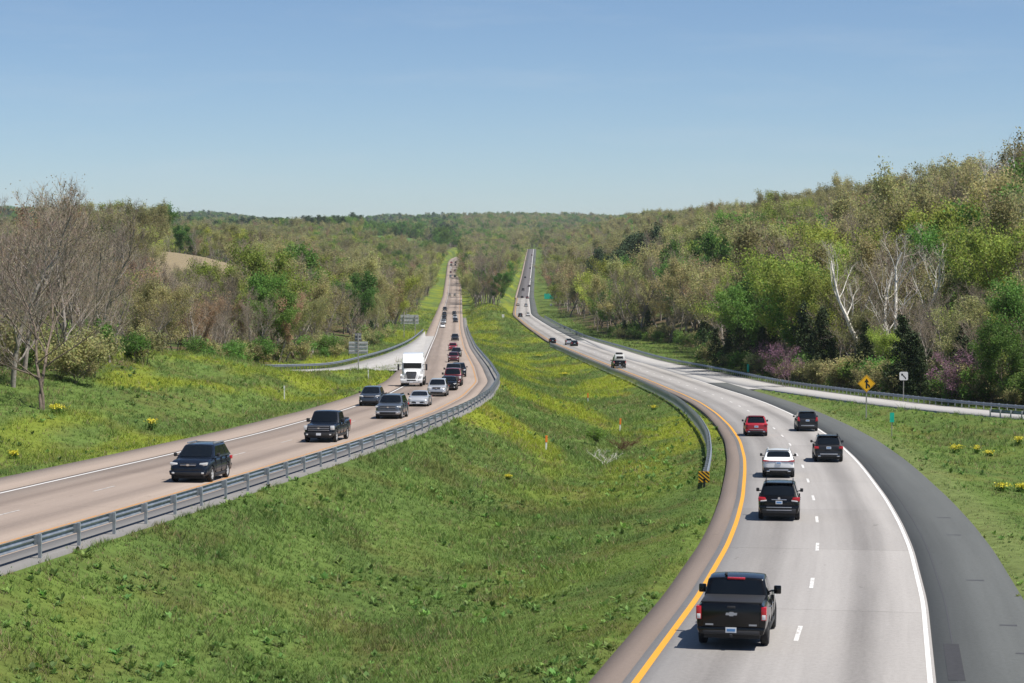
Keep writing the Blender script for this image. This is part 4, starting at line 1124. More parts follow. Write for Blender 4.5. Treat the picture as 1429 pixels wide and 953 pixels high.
    bm_obj('bumper_valance', bm_box(xb - .045, xb + .2, -hw * .80, hw * .80, z0 + .0, z0 + (z1 - z0) * .55, .02), rr_.get('valance_m', M_TRIM), root)
    if 'skid' in rr_:
        for (a, b) in rr_['skid']: bm_obj('bumper_strip', bm_box(xb - .055, xb + .1, -hw * .60, hw * .60, a, b, .008), M_SILVERTRIM, root)
    pz = rr_.get('plate', belt - .38)
    pl = bm_obj('license_plate', bm_box(xb - rr_.get('px', .03), xb + .05, -.155, .155, pz - .075, pz + .075), M_PLATE, root)
    bm_obj('plate_print', bm_box(xb - rr_.get('px', .03) - .004, xb + .04, -.12, .12, pz - .035, pz + .04), M_PLATEBLUE, pl)
    if rr_.get('badge'):
        bm = bmesh.new(); bmesh.ops.create_cone(bm, cap_ends=True, segments=16, radius1=.06, radius2=.06, depth=.03, matrix=Matrix.Translation((xb - .02, 0, rr_['badge'])) @ Matrix.Rotation(math.pi / 2, 4, 'Y'))
        bm_obj('emblem', bm, M_CHROME, root)
    if rr_.get('exhaust'):
        for s in (-1, 1): bm_obj('exhaust', bm_box(xb - .06, xb + .1, *sorted((s * hw * .55, s * hw * .74)), z0 + .01, z0 + .09, .02), M_CHROME, root)
    if rr_.get('spoiler', not pick):
        bm_obj('rear_spoiler', bm_box(x_rr - .20, x_rr + .15, -wt * .92, wt * .92, H - .055, H - .015, .012), m, root)
    if pick:
        # bed: tonneau, tailgate with handle and emblem, step bumper
        bm_obj('tonneau_cover' if pick == 'cover' else 'bed_floor', bm_box(xb + .06, x_base - .05, -hw * .86, hw * .86, deck - .01, deck + .05, .02), M_TONNEAU, root)
        tg = bm_obj('tailgate', bm_box(xb - .022, xb + .05, -hw * .80, hw * .80, .66, deck - .01, .02), m, root)
        bm_obj('tailgate_handle', bm_box(xb - .04, xb, -.12, .12, deck - .14, deck - .07, .01), M_TRIM, tg)
        e = .30   # cross-shaped emblem
        poly = [(-.16, -.035), (-.075, -.035), (-.055, -.06), (.045, -.06), (.065, -.035), (.16, -.035), (.145, .035), (.06, .035), (.04, .06), (-.06, .06), (-.08, .035), (-.175, .035)]
        em = bm_obj('emblem', bm_prism([(y, deck - e + z) for y, z in poly], xb - .036, xb), M_SILVERTRIM, tg)
        bm_obj('emblem_field', bm_prism([(y * .8, deck - e + z * .72) for y, z in poly], xb - .041, xb), M_DARKIN, em) if False else None
        for s in (-1, 1): bm_obj('badge', bm_box(xb - .034, xb, *sorted((s * hw * .50, s * hw * .72)), .70, .745), M_SILVERTRIM, tg)
        bm_obj('brake_light', bm_box(x_rr - .10, x_rr + .05, -.26, .26, H - .11, H - .045, .012), M_RED, root)
        bm_obj('tow_hitch', bm_box(xb - .14, xb + .1, -.04, .04, .38, .46, .01), M_DARKIN, root)
    return root

def orient(root, pos, fwd, slope):
    f = Vector((fwd[0], fwd[1], slope)).normalized(); up = Vector((0, 0, 1)); l = up.cross(f).normalized(); u = f.cross(l)
    root.rotation_mode = 'XYZ'
    root.rotation_euler = Matrix((f, l, u)).transposed().to_euler(); root.location = pos

_YS = np.arange(45, 3100, 0.25)
def on_road(px_, py_, which):
    """the point of the carriageway surface seen at a photo pixel, with its heading"""
    xf_, zf_ = (xR, zR) if which == 'R' else (xL, zL)
    z = zf_(_YS) + .03; ip = proj(0 * _YS, _YS, z)[1]
    Yv = float(np.interp(-py_, -ip, _YS)); zz = float(zf_(np.array([Yv]))[0]) + .03
    d = Yv * math.cos(PITCH) - (zz - CZ) * math.sin(PITCH); Xv = (px_ - PW / 2) * d / FPX
    dx = float(xf_(np.array([Yv + 2]))[0] - xf_(np.array([Yv - 2]))[0]) / 4; dz = float(zf_(np.array([Yv + 2]))[0] - zf_(np.array([Yv - 2]))[0]) / 4
    return Xv, Yv, zz, dx, dz
def place(root, px_, py_, which, L, label, cat, group=None, snap=None, sc=0.97):
    """near bumper stands at the pixel; R traffic drives away, L traffic drives towards the eye"""
    Xv, Yv, zz, dx, dz = on_road(px_, py_, which)
    if snap is not None:   # lane centre offset from the yellow line
        Xv = float((xR if which == 'R' else xL)(np.array([Yv]))[0]) + snap
    root.scale = (sc, sc, sc); n = math.hypot(1, dx); h = L * sc / 2
    Yc = Yv + h / n; Xc = Xv + dx * h / n; zc = float((zR if which == 'R' else zL)(np.array([Yc]))[0]) + .032
    sgn = 1 if which == 'R' else -1
    orient(root, (Xc, Yc, zc), (sgn * dx / n, sgn / n), sgn * dz)
    tag(root, label, cat, group); return root
def dup(root, name, m=None):
    r = root.copy(); r.name = name; COL.objects.link(r)
    for k in ('label', 'category', 'group'):
        if k in r: del r[k]
    for ch in list(root.children):
        c = ch.copy(); COL.objects.link(c); c.parent = r
        if m and ch.name.split('.')[0] in ('body', 'roof', 'rear_bumper', 'front_bumper', 'tailgate', 'rear_spoiler'):
            c.material_slots[0].link = 'OBJECT'; c.material_slots[0].material = m
        for g in ch.children:
            d = g.copy(); COL.objects.link(d); d.parent = c
    return r

SUV = dict(L=4.85, W=1.95, H=1.76, hood=1.08, belt=1.12, cab=(1.10, .24, -1.72, -2.26), tumble=.73, wr=.37, gc=.25, rails=True)
def P_(base, **kw): d = dict(base); d.update(kw); return d
CROSS = P_(SUV, L=4.55, W=1.86, H=1.66, hood=1.02, belt=1.06, cab=(1.05, .18, -1.42, -2.1), wr=.35, rails=False)
TRUCK = dict(L=5.85, W=2.04, H=1.90, hood=1.18, belt=1.22, deck=1.33, cab=(1.02, .42, -.88, -1.12), wr=.41, gc=.36, fo=.95, ro=1.25, pickup='cover', nose=-.05, tumble=.78,
             side=((.07, .46), (.50, .92)), rear_glass=(.10, .90), mirror=1.45, handles=(-.05, -.95), seams=(.72, -.30), roofdrop=.05, handle_m=M_CHROME,
             front=dict(hz=.94, lamp=((.74, -.13), (.95, -.12), (.95, .14), (.72, .14)), grille=(.68, .72, 1.10), bars=(.80, .92, 1.04), badge=True, badge_s=.5, bz=(.42, .66), plate=True, bumper_m=M_TRIM, lx=.03),
             rear=dict(lamp=((.84, .86), (.985, .86), (.985, 1.24), (.84, 1.24)), clear=((.86, .88), (.965, .88), (.965, 1.02), (.86, 1.02)), bumper=(.44, .66), plate=.57, px=.05, bumper_m=PAINT['black'], spoiler=False, lx=.025))

GR_AWAY = 'vehicles driving away on the pale carriageway'; GR_ON = 'vehicles coming on along the tan carriageway'
v = make_car('pickup_truck', P_(TRUCK, mirror_m=PAINT['black'], rim=M_DRIM), PAINT['black'])
place(v, 1020, 907, 'R', 5.85, 'black pickup truck with covered bed, nearest vehicle driving away', 'pickup truck', GR_AWAY, sc=.935)
bm_obj('antenna', bm_box(-.75, -.5, .28, .36, 1.88, 1.95, .02), M_TRIM, v)
v = make_car('suv', P_(SUV, L=5.0, W=1.96, H=1.78, cab=(.98, .32, -1.85, -2.36), rim=M_DRIM, rear=dict(lamp=((.60, .98), (.99, .92), (.985, 1.12), (.66, 1.10)), clear=((.60, .92), (.90, .90), (.88, .955), (.58, .985)), bar=(.985, 1.02, M_CHROME), barw=.36, plate=.87, bumper=(.36, .74), skid=((.62, .655), (.49, .525)), badge=1.06)), PAINT['black'])
SUV_DARK = v
place(v, 1087, 727, 'R', 5.0, 'black SUV with chrome strip directly ahead of the black pickup', 'SUV', GR_AWAY, sc=.94)
v = make_car('suv', P_(SUV, L=4.82, W=1.93, H=1.68, hood=1.06, belt=1.10, cab=(1.0, .25, -1.55, -2.26), rail_m=PAINT['white'], rear_glass=(.30, .80), rear=dict(lamp=((.60, .985), (.985, .985), (.98, 1.06), (.60, 1.04)), bar=(1.005, 1.03, M_RED), barw=.62, plate=.90, bumper=(.36, .62), bumper_m=M_TRIM, skid=((.44, .52),), exhaust=True)), PAINT['white'])
place(v, 1086.5, 667, 'R', 4.82, 'white SUV with full-width red tail light strip', 'SUV', GR_AWAY, sc=.94)
v = make_car('suv', P_(CROSS, W=1.88, rear=dict(lamp=((.66, .92), (.985, .92), (.975, 1.04), (.70, 1.03)), plate=.80, bumper=(.34, .58), valance_m=M_TRIM, skid=((.54, .58),), exhaust=True)), PAINT['red'])
place(v, 1055.5, 609, 'R', 4.55, 'red SUV leading the left lane ahead of the white one', 'SUV', GR_AWAY, sc=.94)
v = make_car('suv', P_(SUV, L=4.82, W=1.94, H=1.77, rear=dict(lamp=((.68, .90), (.985, .88), (.98, 1.06), (.70, 1.04)), plate=.96, bumper=(.36, .74), skid=((.50, .58),), exhaust=True)), PAINT['charcoal'])
place(v, 1156.5, 645, 'R', 4.82, 'dark charcoal SUV rearmost in the right lane, close to the white edge line', 'SUV', GR_AWAY, sc=.94)
v = make_car('suv', P_(CROSS, W=1.85, H=1.68, rear=dict(lamp=((.70, .86), (.97, .90), (.90, 1.22), (.78, 1.22)), plate=.93, bumper=(.34, .62), skid=((.46, .54),))), PAINT['charcoal'])
CROSS_DARK = v
place(v, 1127, 602, 'R', 4.55, 'small dark SUV just ahead of the charcoal one in the right lane', 'SUV', GR_AWAY, sc=.94)

# oncoming
v = make_car('suv', P_(SUV, L=4.79, W=1.95, H=1.74, front=dict(hz=.86, lamp=((.52, -.06), (.90, -.04), (.92, .10), (.56, .07)), grille=(.40, .78, .91), bars=(.845,), bar_m=M_CHROME, badge=True, bz=(.36, .58), iw=.62, ih=.14), rail_m=M_SILVERTRIM), PAINT['navy'])
SUV_NAVY = v
place(v, 262, 674, 'L', 4.79, 'dark blue SUV nearest of the oncoming traffic with bright headlights', 'SUV', GR_ON, sc=.955)
v = make_car('pickup_truck', P_(TRUCK, H=1.95, pickup='open', front=dict(TRUCK['front'], grille=(.70, .74, 1.10), bars=(.80, .92, 1.05), bar_m=M_SILVERTRIM)), PAINT['navy'])
PICK_NAVY = v
place(v, 444.5, 618, 'L', 5.85, 'dark blue oncoming pickup truck with wide barred grille', 'pickup truck', GR_ON, sc=.935)
v = make_car('suv', P_(SUV, L=5.05, W=2.0, H=1.80, hood=1.14, belt=1.16, nose=-.02, front=dict(hz=.90, lamp=((.66, -.07), (.95, -.05), (.95, .09), (.64, .07)), grille=(.60, .80, .98), bars=(.89,), badge=True, bz=(.38, .62), bumper_m=M_SILVERTRIM, iw=.6, ih=.16)), PAINT['bluegrey'])
SUV_GREY = v
place(v, 541, 585, 'L', 5.05, 'blue-grey oncoming SUV overlapping a smaller SUV behind it', 'SUV', GR_ON)
v = make_car('suv', P_(CROSS, L=4.6, front=dict(hz=.84, lamp=((.50, -.05), (.92, .0), (.94, .11), (.60, .08)), grille=(.48, .76, .92), bars=(.82, .88), bz=(.34, .56), iw=.62, ih=.14)), PAINT['slate'])
CROSS_SLATE = v
place(v, 515, 567, 'L', 4.6, 'slate blue oncoming SUV next to the grass in the outer lane', 'SUV', GR_ON)
COUPE = dict(L=4.24, W=1.78, H=1.30, hood=.86, belt=.90, deck=.92, cab=(.72, -.05, -.95, -1.75), wr=.315, gc=.16, fo=.86, ro=.86, tumble=.70, side=((.22, .50), (.54, .90)), handles=(-.55,), seams=(.5, -.75), nose=.05,
             front=dict(hz=.64, lamp=((.56, -.05), (.90, .0), (.93, .12), (.66, .05)), grille=(.58, .26, .46), bz=(.20, .32), plate=True, iw=.5, ih=.05), rear=dict(spoiler=False, bumper=(.26, .52), plate=.62, lamp=((.66, .68), (.97, .68), (.95, .80), (.70, .80))))
v = make_car('sports_car', COUPE, PAINT['silver']); COUPE_S = v
place(v, 583, 567.5, 'L', 4.24, 'low silver oncoming coupe beside the blue-grey SUV', 'car', GR_ON)
v = make_car('suv', P_(CROSS, L=4.7, W=1.88, H=1.68, front=dict(hz=.82, lamp=((.55, -.05), (.92, .0), (.94, .12), (.62, .09)), grille=(.42, .70, .90), bars=(.80,), bar_m=M_CHROME, badge=True, bz=(.34, .56), bumper_m=M_SILVERTRIM, iw=.6, ih=.13)), PAINT['silver'])
CROSS_SILVER = v
place(v, 609, 553.5, 'L', 4.7, 'silver-white oncoming SUV heading the inner lane queue', 'SUV', GR_ON)
SEDAN = dict(L=4.75, W=1.82, H=1.45, hood=.92, belt=.95, deck=1.0, cab=(.95, .15, -1.05, -1.85), wr=.33, gc=.18, tumble=.72, front=dict(hz=.68, grille=(.4, .5, .66), bz=(.24, .42)), rear=dict(spoiler=False, bumper=(.28, .56), plate=.72, lamp=((.62, .74), (.98, .74), (.97, .90), (.64, .88))))
v = make_car('sedan', SEDAN, PAINT['black']); SEDAN_D = v
place(v, 625, 545, 'L', 4.75, 'black oncoming sedan half hidden behind the silver-white SUV', 'car', GR_ON)
v = dup(PICK_NAVY, 'pickup_truck', PAINT['maroon'])
place(v, 631, 539, 'L', 5.85, 'maroon oncoming pickup truck behind the black sedan', 'pickup truck', GR_ON)
v = dup(PICK_NAVY, 'pickup_truck', PAINT['charcoal'])
place(v, 633, 530.5, 'L', 5.85, 'charcoal oncoming pickup truck behind the maroon pickup', 'pickup truck', GR_ON)
v = dup(SUV_NAVY, 'suv')
place(v, 640, 526, 'L', 4.79, 'dark blue oncoming SUV nearest the rail behind the two pickups', 'SUV', GR_ON)
v = dup(CROSS_SLATE, 'suv', PAINT['maroon'])
place(v, 633, 505.5, 'L', 4.6, 'dark red oncoming SUV after the gap in the inner lane', 'SUV', GR_ON)
v = dup(CROSS_SILVER, 'suv', PAINT['charcoal'])
place(v, 637, 498, 'L', 4.7, 'grey oncoming SUV between the two red ones', 'SUV', GR_ON)
v = dup(CROSS_SLATE, 'suv', PAINT['red'])
place(v, 632, 489.5, 'L', 4.6, 'bright red oncoming SUV behind the dark red one', 'SUV', GR_ON)
v = dup(SUV_GREY, 'suv', PAINT['navy'])
place(v, 635, 475.5, 'L', 5.05, 'lone dark oncoming SUV behind the bright red one', 'SUV', GR_ON)

# ---- heavy road tractor
def make_semi(m, roof_m):
    r = empty('truck_tractor'); hw = 1.22
    st = [(1.0, .95, 1.95, 1.02), (1.6, .92, 1.90, 1.02), (2.3, .88, 1.78, .98), (2.8, .80, 1.66, .90), (2.98, .78, 1.52, .80), (3.05, .80, 1.35, .70)]
    me = loft_mesh(st, crown=.05); me.materials.append(m); link('hood', me, r)
    for s in (-1, 1):
        poly = [(1.55, .62), (1.60, 1.12), (1.85, 1.34), (2.45, 1.34), (2.85, 1.12), (3.02, .70), (2.86, .62), (2.72, .95), (2.45, 1.16), (1.95, 1.16), (1.72, .95), (1.66, .62)]
        fd = bm_obj('fender', bm_prism(poly, *sorted((s * .82, s * 1.21)), .02, axis='y'), m, r)
        bm_obj('headlight', bm_prism([(s * .74, .92), (s * 1.12, .96), (s * 1.16, 1.20), (s * .84, 1.24)], 2.72, 2.985, .02), M_CLEAR, fd)
    g = bm_obj('grille', bm_prism([(-.42, .86), (.42, .86), (.60, 1.55), (.5, 1.64), (-.5, 1.64), (-.60, 1.55)], 2.9, 3.075, .03), M_DARKIN, r)
    for i in range(6): bm_obj('grille_bar', bm_box(3.0, 3.09, -.46 - .018 * i, .46 + .018 * i, .96 + .1 * i, .985 + .1 * i, .004), M_SILVERTRIM, g)
    bp = bm_obj('front_bumper', bm_prism([(-1.12, .38), (1.12, .38), (1.21, .60), (1.18, .82), (-1.18, .82), (-1.21, .60)], 2.7, 3.12, .06), m, r)
    bm_obj('air_intake', bm_box(3.05, 3.13, -.5, .5, .62, .76, .02), M_DARKIN, bp)
    for s in (-1, 1): bm_obj('fog_lamp', bm_box(3.0, 3.13, *sorted((s * .72, s * 1.0)), .54, .68, .03), M_CLEAR, bp)
    bm_obj('license_plate', bm_box(3.1, 3.14, -.16, .16, .44, .58), M_PLATE, bp)
    bm_obj('cab', bm_box(-.35, 1.05, -hw + .06, hw - .06, .95, 2.72, .09, 3), m, r)
    bm_obj('sleeper', bm_box(-1.6, -.30, -hw, hw, .92, 3.1, .08, 3), m, r)
    poly = [(.95, 2.70), (-.2, 3.50), (-1.55, 3.66), (-1.6, 2.9), (-.3, 2.68)]
    bm_obj('roof_fairing', bm_prism(poly, -hw * .93, hw * .93, .10, axis='y'), roof_m, r)
    bm_obj('sun_visor', bm_prism([(1.0, 2.62), (1.28, 2.52), (1.28, 2.56), (1.0, 2.74)], -1.02, 1.02, .01, axis='y'), m, r)
    ws = [(1.06, -1.06, 1.90), (1.06, 1.06, 1.90), (1.055, 1.04, 2.66), (1.055, -1.04, 2.66)]
    pane('windshield', ws, .03, .97, .06, .90, r, off=.012)
    for s in (-1, 1):
        q = [(-.3, s * (hw - .06), 1.85), (.95, s * (hw - .06), 1.85), (.9, s * (hw - .06), 2.6), (-.3, s * (hw - .06), 2.6)]
        if s > 0: q = [q[1], q[0], q[3], q[2]]
        pane('side_window', q, .12, .88, .1, .9, r)
        bm = bm_box(.98, 1.12, *sorted((s * (hw + .22), s * (hw + .42))), 1.72, 2.42, .04); bm_box(1.0, 1.06, *sorted((s * (hw - .1), s * (hw + .25))), 2.34, 2.38, bm=bm); bm_box(1.0, 1.06, *sorted((s * (hw - .1), s * (hw + .25))), 1.78, 1.82, bm=bm)
        bm_obj('mirror', bm, M_TRIM, r)
        bm = bmesh.new(); bmesh.ops.create_cone(bm, cap_ends=True, segments=20, radius1=.32, radius2=.32, depth=1.5, matrix=Matrix.Translation((-.4, s * .92, .72)) @ Matrix.Rotation(math.pi / 2, 4, 'Y'))
        bm_obj('fuel_tank', bm, M_CHROME, r)
        bm_obj('cab_step', bm_box(.35, 1.0, *sorted((s * .8, s * 1.16)), .45, .92, .03), M_TRIM, r)
        bm_obj('exhaust_stack', bm_box(-1.78, -1.66, *sorted((s * .98, s * 1.10)), .9, 3.6, .05, 3), M_CHROME, r) if s < 0 else None
        bm_obj('chassis_rail', bm_box(-4.1, 2.6, *sorted((s * .36, s * .46)), .78, 1.02), M_DARKIN, r)
        w = make_wheel(r, 2.2, s * 1.02, .50, .30, s, M_RIM); w.name = 'wheel'
        for x in (-2.35, -3.6):
            for yy in (1.08, .76): make_wheel(r, x, s * yy, .50, .27, s, M_DRIM)
        bm_obj('mudflap', bm_box(-4.18, -4.16, *sorted((s * .62, s * 1.22)), .30, .98), M_TRIM, r)
        bm_obj('taillight', bm_box(-4.16, -4.08, *sorted((s * .5, s * .62)), .84, .94), M_RED, r)
    bm_obj('fifth_wheel', bm_prism([(-.45, 1.02), (.45, 1.02), (.38, 1.18), (-.38, 1.18)], -3.4, -2.5, .03), M_DARKIN, r)
    bm_obj('rear_crossmember', bm_box(-4.15, -4.0, -.46, .46, .74, 1.04, .02), M_DARKIN, r)
    bm_obj('deck_plate', bm_box(-2.2, -1.62, -.8, .8, 1.02, 1.06), M_STEEL, r)
    bm_obj('front_axle', bm_box(2.1, 2.3, -.95, .95, .42, .56), M_DARKIN, r)
    for x in (-2.35, -3.6): bm_obj('rear_axle', bm_box(x - .12, x + .12, -.9, .9, .38, .62), M_DARKIN, r)
    return r
v = make_semi(PAINT['white'], PAINT['white'])
place(v, 574, 539.5, 'L', 6.2, 'white truck tractor without trailer coming on beside the queue', 'truck', GR_ON)
v.location.y += .0
v = make_car('pickup_truck', P_(TRUCK, L=6.2, W=2.3, H=2.05, pickup='open', cab=(1.2, .6, -.7, -.9)), PAINT['black'])
cp = bm_obj('camper_shell', bm_prism([(-.98, 1.40), (.98, 1.40), (.80, 2.45), (-.80, 2.45)], -2.95, -.75, .06), PAINT['white'], v)
bm_obj('shell_window', bm_prism([(-.62, 1.75), (.62, 1.75), (.55, 2.15), (-.55, 2.15)], -2.97, -2.9), M_GLASS, cp)
bm_obj('roof_load', bm_box(-2.7, -.3, -.55, .55, 2.46, 2.78, .08), M_TRIM, v)
place(v, 865, 514, 'R', 6.2, 'dark pickup with pale shell and roof load alone on the receding curve', 'pickup truck', GR_AWAY)

# ---- small distant traffic, copies of the cars above
def far(proto, name, m, px_, py_, which, L, label, cat): place(dup(proto, name, m), px_, py_, which, L, label, cat, GR_AWAY if which == 'R' else GR_ON)
far(SEDAN_D, 'sedan', None, 771.5, 479, 'R', 4.7, 'dark car on the inner lane beyond the lone loaded pickup', 'car')
far(CROSS_DARK, 'suv', PAINT['silver'], 794.5, 481.5, 'R', 4.5, 'pale SUV left of the pair beyond the lone loaded pickup', 'SUV')
far(SEDAN_D, 'sedan', None, 802, 483, 'R', 4.7, 'dark car right of the pair beyond the lone loaded pickup', 'car')
far(SUV_DARK, 'suv', None, 726.2, 442.5, 'R', 5, 'black SUV at the foot of the far climb beside a white van', 'SUV')
far(SUV_DARK, 'suv', PAINT['white'], 737, 441.5, 'R', 5, 'white van-like SUV at the foot of the far climb', 'SUV')
for i, (x_, y_, pr_, nm, c_, lb) in enumerate([
        (722.6, 427, SEDAN_D, 'sedan', 'tan', 'tan car in the left lane above the white van-like SUV'), (734.0, 428, CROSS_DARK, 'suv', 'silver', 'silver SUV in the right lane above the white van-like SUV'),
        (728.6, 416, SEDAN_D, 'sedan', 'black', 'black car in the left lane level with the green sign'), (736.0, 417, CROSS_DARK, 'suv', 'maroon', 'dark red SUV in the right lane level with the green sign'),
        (730.0, 405.5, SUV_DARK, 'suv', 'black', 'black SUV in the left lane at the start of dark asphalt'), (738.3, 400.5, CROSS_DARK, 'suv', 'charcoal', 'charcoal SUV in the right lane above the green sign'),
        (732.9, 388, SEDAN_D, 'sedan', 'navy', 'dark blue car alone in the left lane midway up the climb'), (740, 391, CROSS_DARK, 'suv', 'white', 'white SUV in the right lane midway up the climb'),
        (740, 375, SEDAN_D, 'sedan', 'charcoal', 'charcoal car in the right lane high on the climb'), (741, 368.5, SUV_DARK, 'suv', 'white', 'white SUV high on the climb'),
        (742.3, 357, SUV_DARK, 'suv', 'maroon', 'maroon vehicle topmost on the far climb')]):
    far(pr_, nm, PAINT[c_], x_, y_, 'R', 4.7, lb, 'SUV' if nm == 'suv' else 'car')
for i, (x_, y_, pr_, nm, c_, lb) in enumerate([
        (617.8, 457.5, COUPE_S, 'sports_car', 'white', 'white low car leading the far outer-lane file'), (619, 452, SUV_NAVY, 'suv', 'silver', 'silver SUV second in the far outer-lane file'),
        (619.6, 446.5, SUV_NAVY, 'suv', 'black', 'black SUV third in the far outer-lane file'), (620.2, 441, SUV_GREY, 'suv', 'charcoal', 'charcoal SUV fourth in the far outer-lane file'),
        (620.8, 434, PICK_NAVY, 'pickup_truck', 'navy', 'dark blue pickup last in the far outer-lane file'),
        (635.6, 450, SUV_NAVY, 'suv', 'navy', 'dark blue SUV leading the far inner-lane group'), (634.9, 445, CROSS_SILVER, 'suv', 'silver', 'silver SUV in the far inner-lane group'), (633.9, 439.5, CROSS_SLATE, 'suv', 'black', 'black SUV last in the far inner-lane group'),
        (627.5, 413.5, CROSS_SILVER, 'suv', 'tan', 'tan SUV left of the pair midway up the left climb'), (634.8, 413.5, CROSS_SLATE, 'suv', 'tan', 'tan SUV right of the pair midway up the left climb'),
        (628.6, 387, SUV_NAVY, 'suv', 'silver', 'silver SUV lowest left on the upper left climb'), (634.9, 387, SUV_GREY, 'suv', 'black', 'black SUV lowest right on the upper left climb'),
        (628.9, 381, CROSS_SLATE, 'suv', 'maroon', 'maroon SUV left lane on the upper left climb'), (634.8, 379, CROSS_SLATE, 'suv', 'maroon', 'maroon SUV right lane on the upper left climb'),
        (629.2, 375, COUPE_S, 'sports_car', 'white', 'white car left lane on the upper left climb'), (635.3, 371, SUV_NAVY, 'suv', 'charcoal', 'charcoal SUV right lane near the left crest'),
        (629.6, 371, SUV_NAVY, 'suv', 'charcoal', 'charcoal SUV left lane near the left crest'), (629.8, 367.5, SUV_GREY, 'suv', 'red', 'red SUV at the left crest'), (635.8, 367.2, SUV_NAVY, 'suv', 'navy', 'dark blue SUV at the left crest')]):
    far(pr_, nm, PAINT[c_], x_, y_, 'L', 4.7, lb, 'pickup truck' if 'pick' in nm else 'SUV' if nm == 'suv' else 'car')
# ------------------------------------------------------------------ guardrails
POST_ME = {}
def post_mesh(tall=0.80, block=True):
    tall = tall + (0 if block else .001)
    if tall not in POST_ME:
        bm = bm_box(-.045, .045, -.05, .05, -.6, tall); bm_box(-.04, .04, .05, .16 if block else .17, tall - .34, tall - .03, bm=bm)   # post and block-out towards +y
        me = bpy.data.meshes.new('post'); bm.to_mesh(me); bm.free(); me.materials.append(M_POST); POST_ME[tall] = me
    return POST_ME[tall]
WPROF = [(0, .44), (.015, .455), (.075, .50), (.08, .535), (.02, .575), (.005, .605), (.02, .635), (.08, .675), (.075, .71), (.015, .755), (0, .77)]
def guardrail(P, side, label, spacing=3.81, lift=None, end_drop=False):
    """P polyline on the ground, side +1: traffic on the right of the walking direction"""
    pa = Path(P); n = len(pa.P); k = len(WPROF)
    root = empty('guardrail', tuple(pa.P[0])); o0 = np.array(pa.P[0])
    z = terrain(pa.P[:, 0], pa.P[:, 1]) if lift is None else pa.P[:, 2] + lift
    V = []
    for t, dn in ((0, 0.0), (1, -0.012)):
        for (a, h) in WPROF:
            q = pa.P.copy(); q[:, :2] += pa.N * side * (.16 + a + dn); q[:, 2] = z + h; V.append(q - o0)
    V = np.stack(V, 1)                        # n, 2k, 3
    ring = list(range(k)) + list(range(2 * k - 1, k - 1, -1)); m = 2 * k
    I = np.arange(n)[:, None] * m + np.array(ring)[None, :]
    F = [np.stack([I[:-1, j], I[:-1, (j + 1) % m], I[1:, (j + 1) % m], I[1:, j]], 1) for j in range(m)]
    link('rail', np_mesh('rail', V.reshape(-1, 3), np.concatenate(F), M_STEEL, False), root)
    s = spacing * .3
    while s < pa.S[-1]:
        q, t, nn = pa.at(s); zz = float(terrain(np.array([q[0]]), np.array([q[1]]))[0]) if lift is None else float(np.interp(s, pa.S, z))
        p = link('post', post_mesh(block=spacing < 3), root); p.location = (q[0] - o0[0], q[1] - o0[1], zz - o0[2])
        p.rotation_euler = (R(random.gauss(0, .8)), R(random.gauss(0, .8)), math.atan2(nn[1] * side, nn[0] * side) - math.pi / 2)
        s += spacing
    tag(root, label, 'guardrail', 'steel guardrails along the highway'); return root
pl = PL.sub(30, 760)
guardrail(pl.off(2.75, 0.0), -1, 'galvanised median guardrail curving along the tan carriageway', lift=-.03)
pr = PR.sub(120, 560)
offs = np.interp(pr.P[:, 1], [120, 150, 210, 560], [-2.1, -2.3, -2.65, -2.6])
guardrail(pr.off(offs), 1, 'median guardrail beside the yellow line ending in a striped marker', spacing=1.905, lift=-.06)
A = PRR.off(3.6); A = A[(A[:, 0] < 62) & (A[:, 1] < 600)]; B = PR.sub(640, 960).off(11.6)
guardrail(np.vstack([A, B]), -1, 'long dark guardrail along the far edge of the entrance ramp', spacing=1.905, lift=-.05)
C = PRR.off(-3.2); C = C[(C[:, 0] > 44.0) & (C[:, 0] < 66)]
guardrail(C, 1, 'short guardrail on the near side of the entrance ramp at right', spacing=1.905, lift=-.05)
D = PLR.off(-3.5); D = D[(D[:, 0] > -66)]
guardrail(D, 1, 'guardrail on the far side of the exit ramp below the left woods', spacing=1.905, lift=-.02)

# ------------------------------------------------------------------ signs and markers
def ground_at(px_, py_, y0=48, y1=1500):
    Yv = np.exp(np.linspace(math.log(y0), math.log(y1), 3000)); d = Yv * math.cos(PITCH) + 15 * math.sin(PITCH)
    Xv = (px_ - PW / 2) * d / FPX; Zv = terrain(Xv, Yv); ip = proj(Xv, Yv, Zv)[1]
    k = np.argmax(ip <= py_); return float(Xv[k]), float(Yv[k]), float(Zv[k])
def at_depth(px_, Yv):
    Xv = (px_ - PW / 2) * (Yv * math.cos(PITCH) + 15 * math.sin(PITCH)) / FPX; return Xv, Yv, float(terrain(np.array([Xv]), np.array([Yv]))[0])
M_SIGNY = pmat('yellow_sign_sheeting', (0.92, 0.46, 0.01), rough=0.45, var=.05); M_SIGNK = pmat('black_sign_ink', (0.012, 0.012, 0.012), rough=0.5)
M_SIGNW = pmat('white_sign_sheeting', (0.78, 0.77, 0.76), rough=0.45, var=.05); M_SIGNG = pmat('green_sign_sheeting', (0.01, 0.48, 0.34), rough=0.45, var=.08)
M_SIGNB = pmat('bare_aluminium_sign_back', (0.50, 0.51, 0.50), rough=0.5, metal=0.3, var=.15, scale=2); M_ORANGE = pmat('orange_marker', (0.85, 0.22, 0.03), rough=.5, var=.1)
M_WOODPOST = pmat('grey_sign_post', (0.30, 0.29, 0.27), rough=0.8, var=.25, scale=5)
def flat(name, poly, y0, y1, mat, parent, bev=0.0): return bm_obj(name, bm_prism(poly, y0, y1, bev, axis='y'), mat, parent, smooth=False)
def post(parent, x, h, w=.06, mat=None): return bm_obj('post', bm_box(x - w / 2, x + w / 2, -w / 2, w / 2, -.3, h), mat or M_WOODPOST, parent, smooth=False)

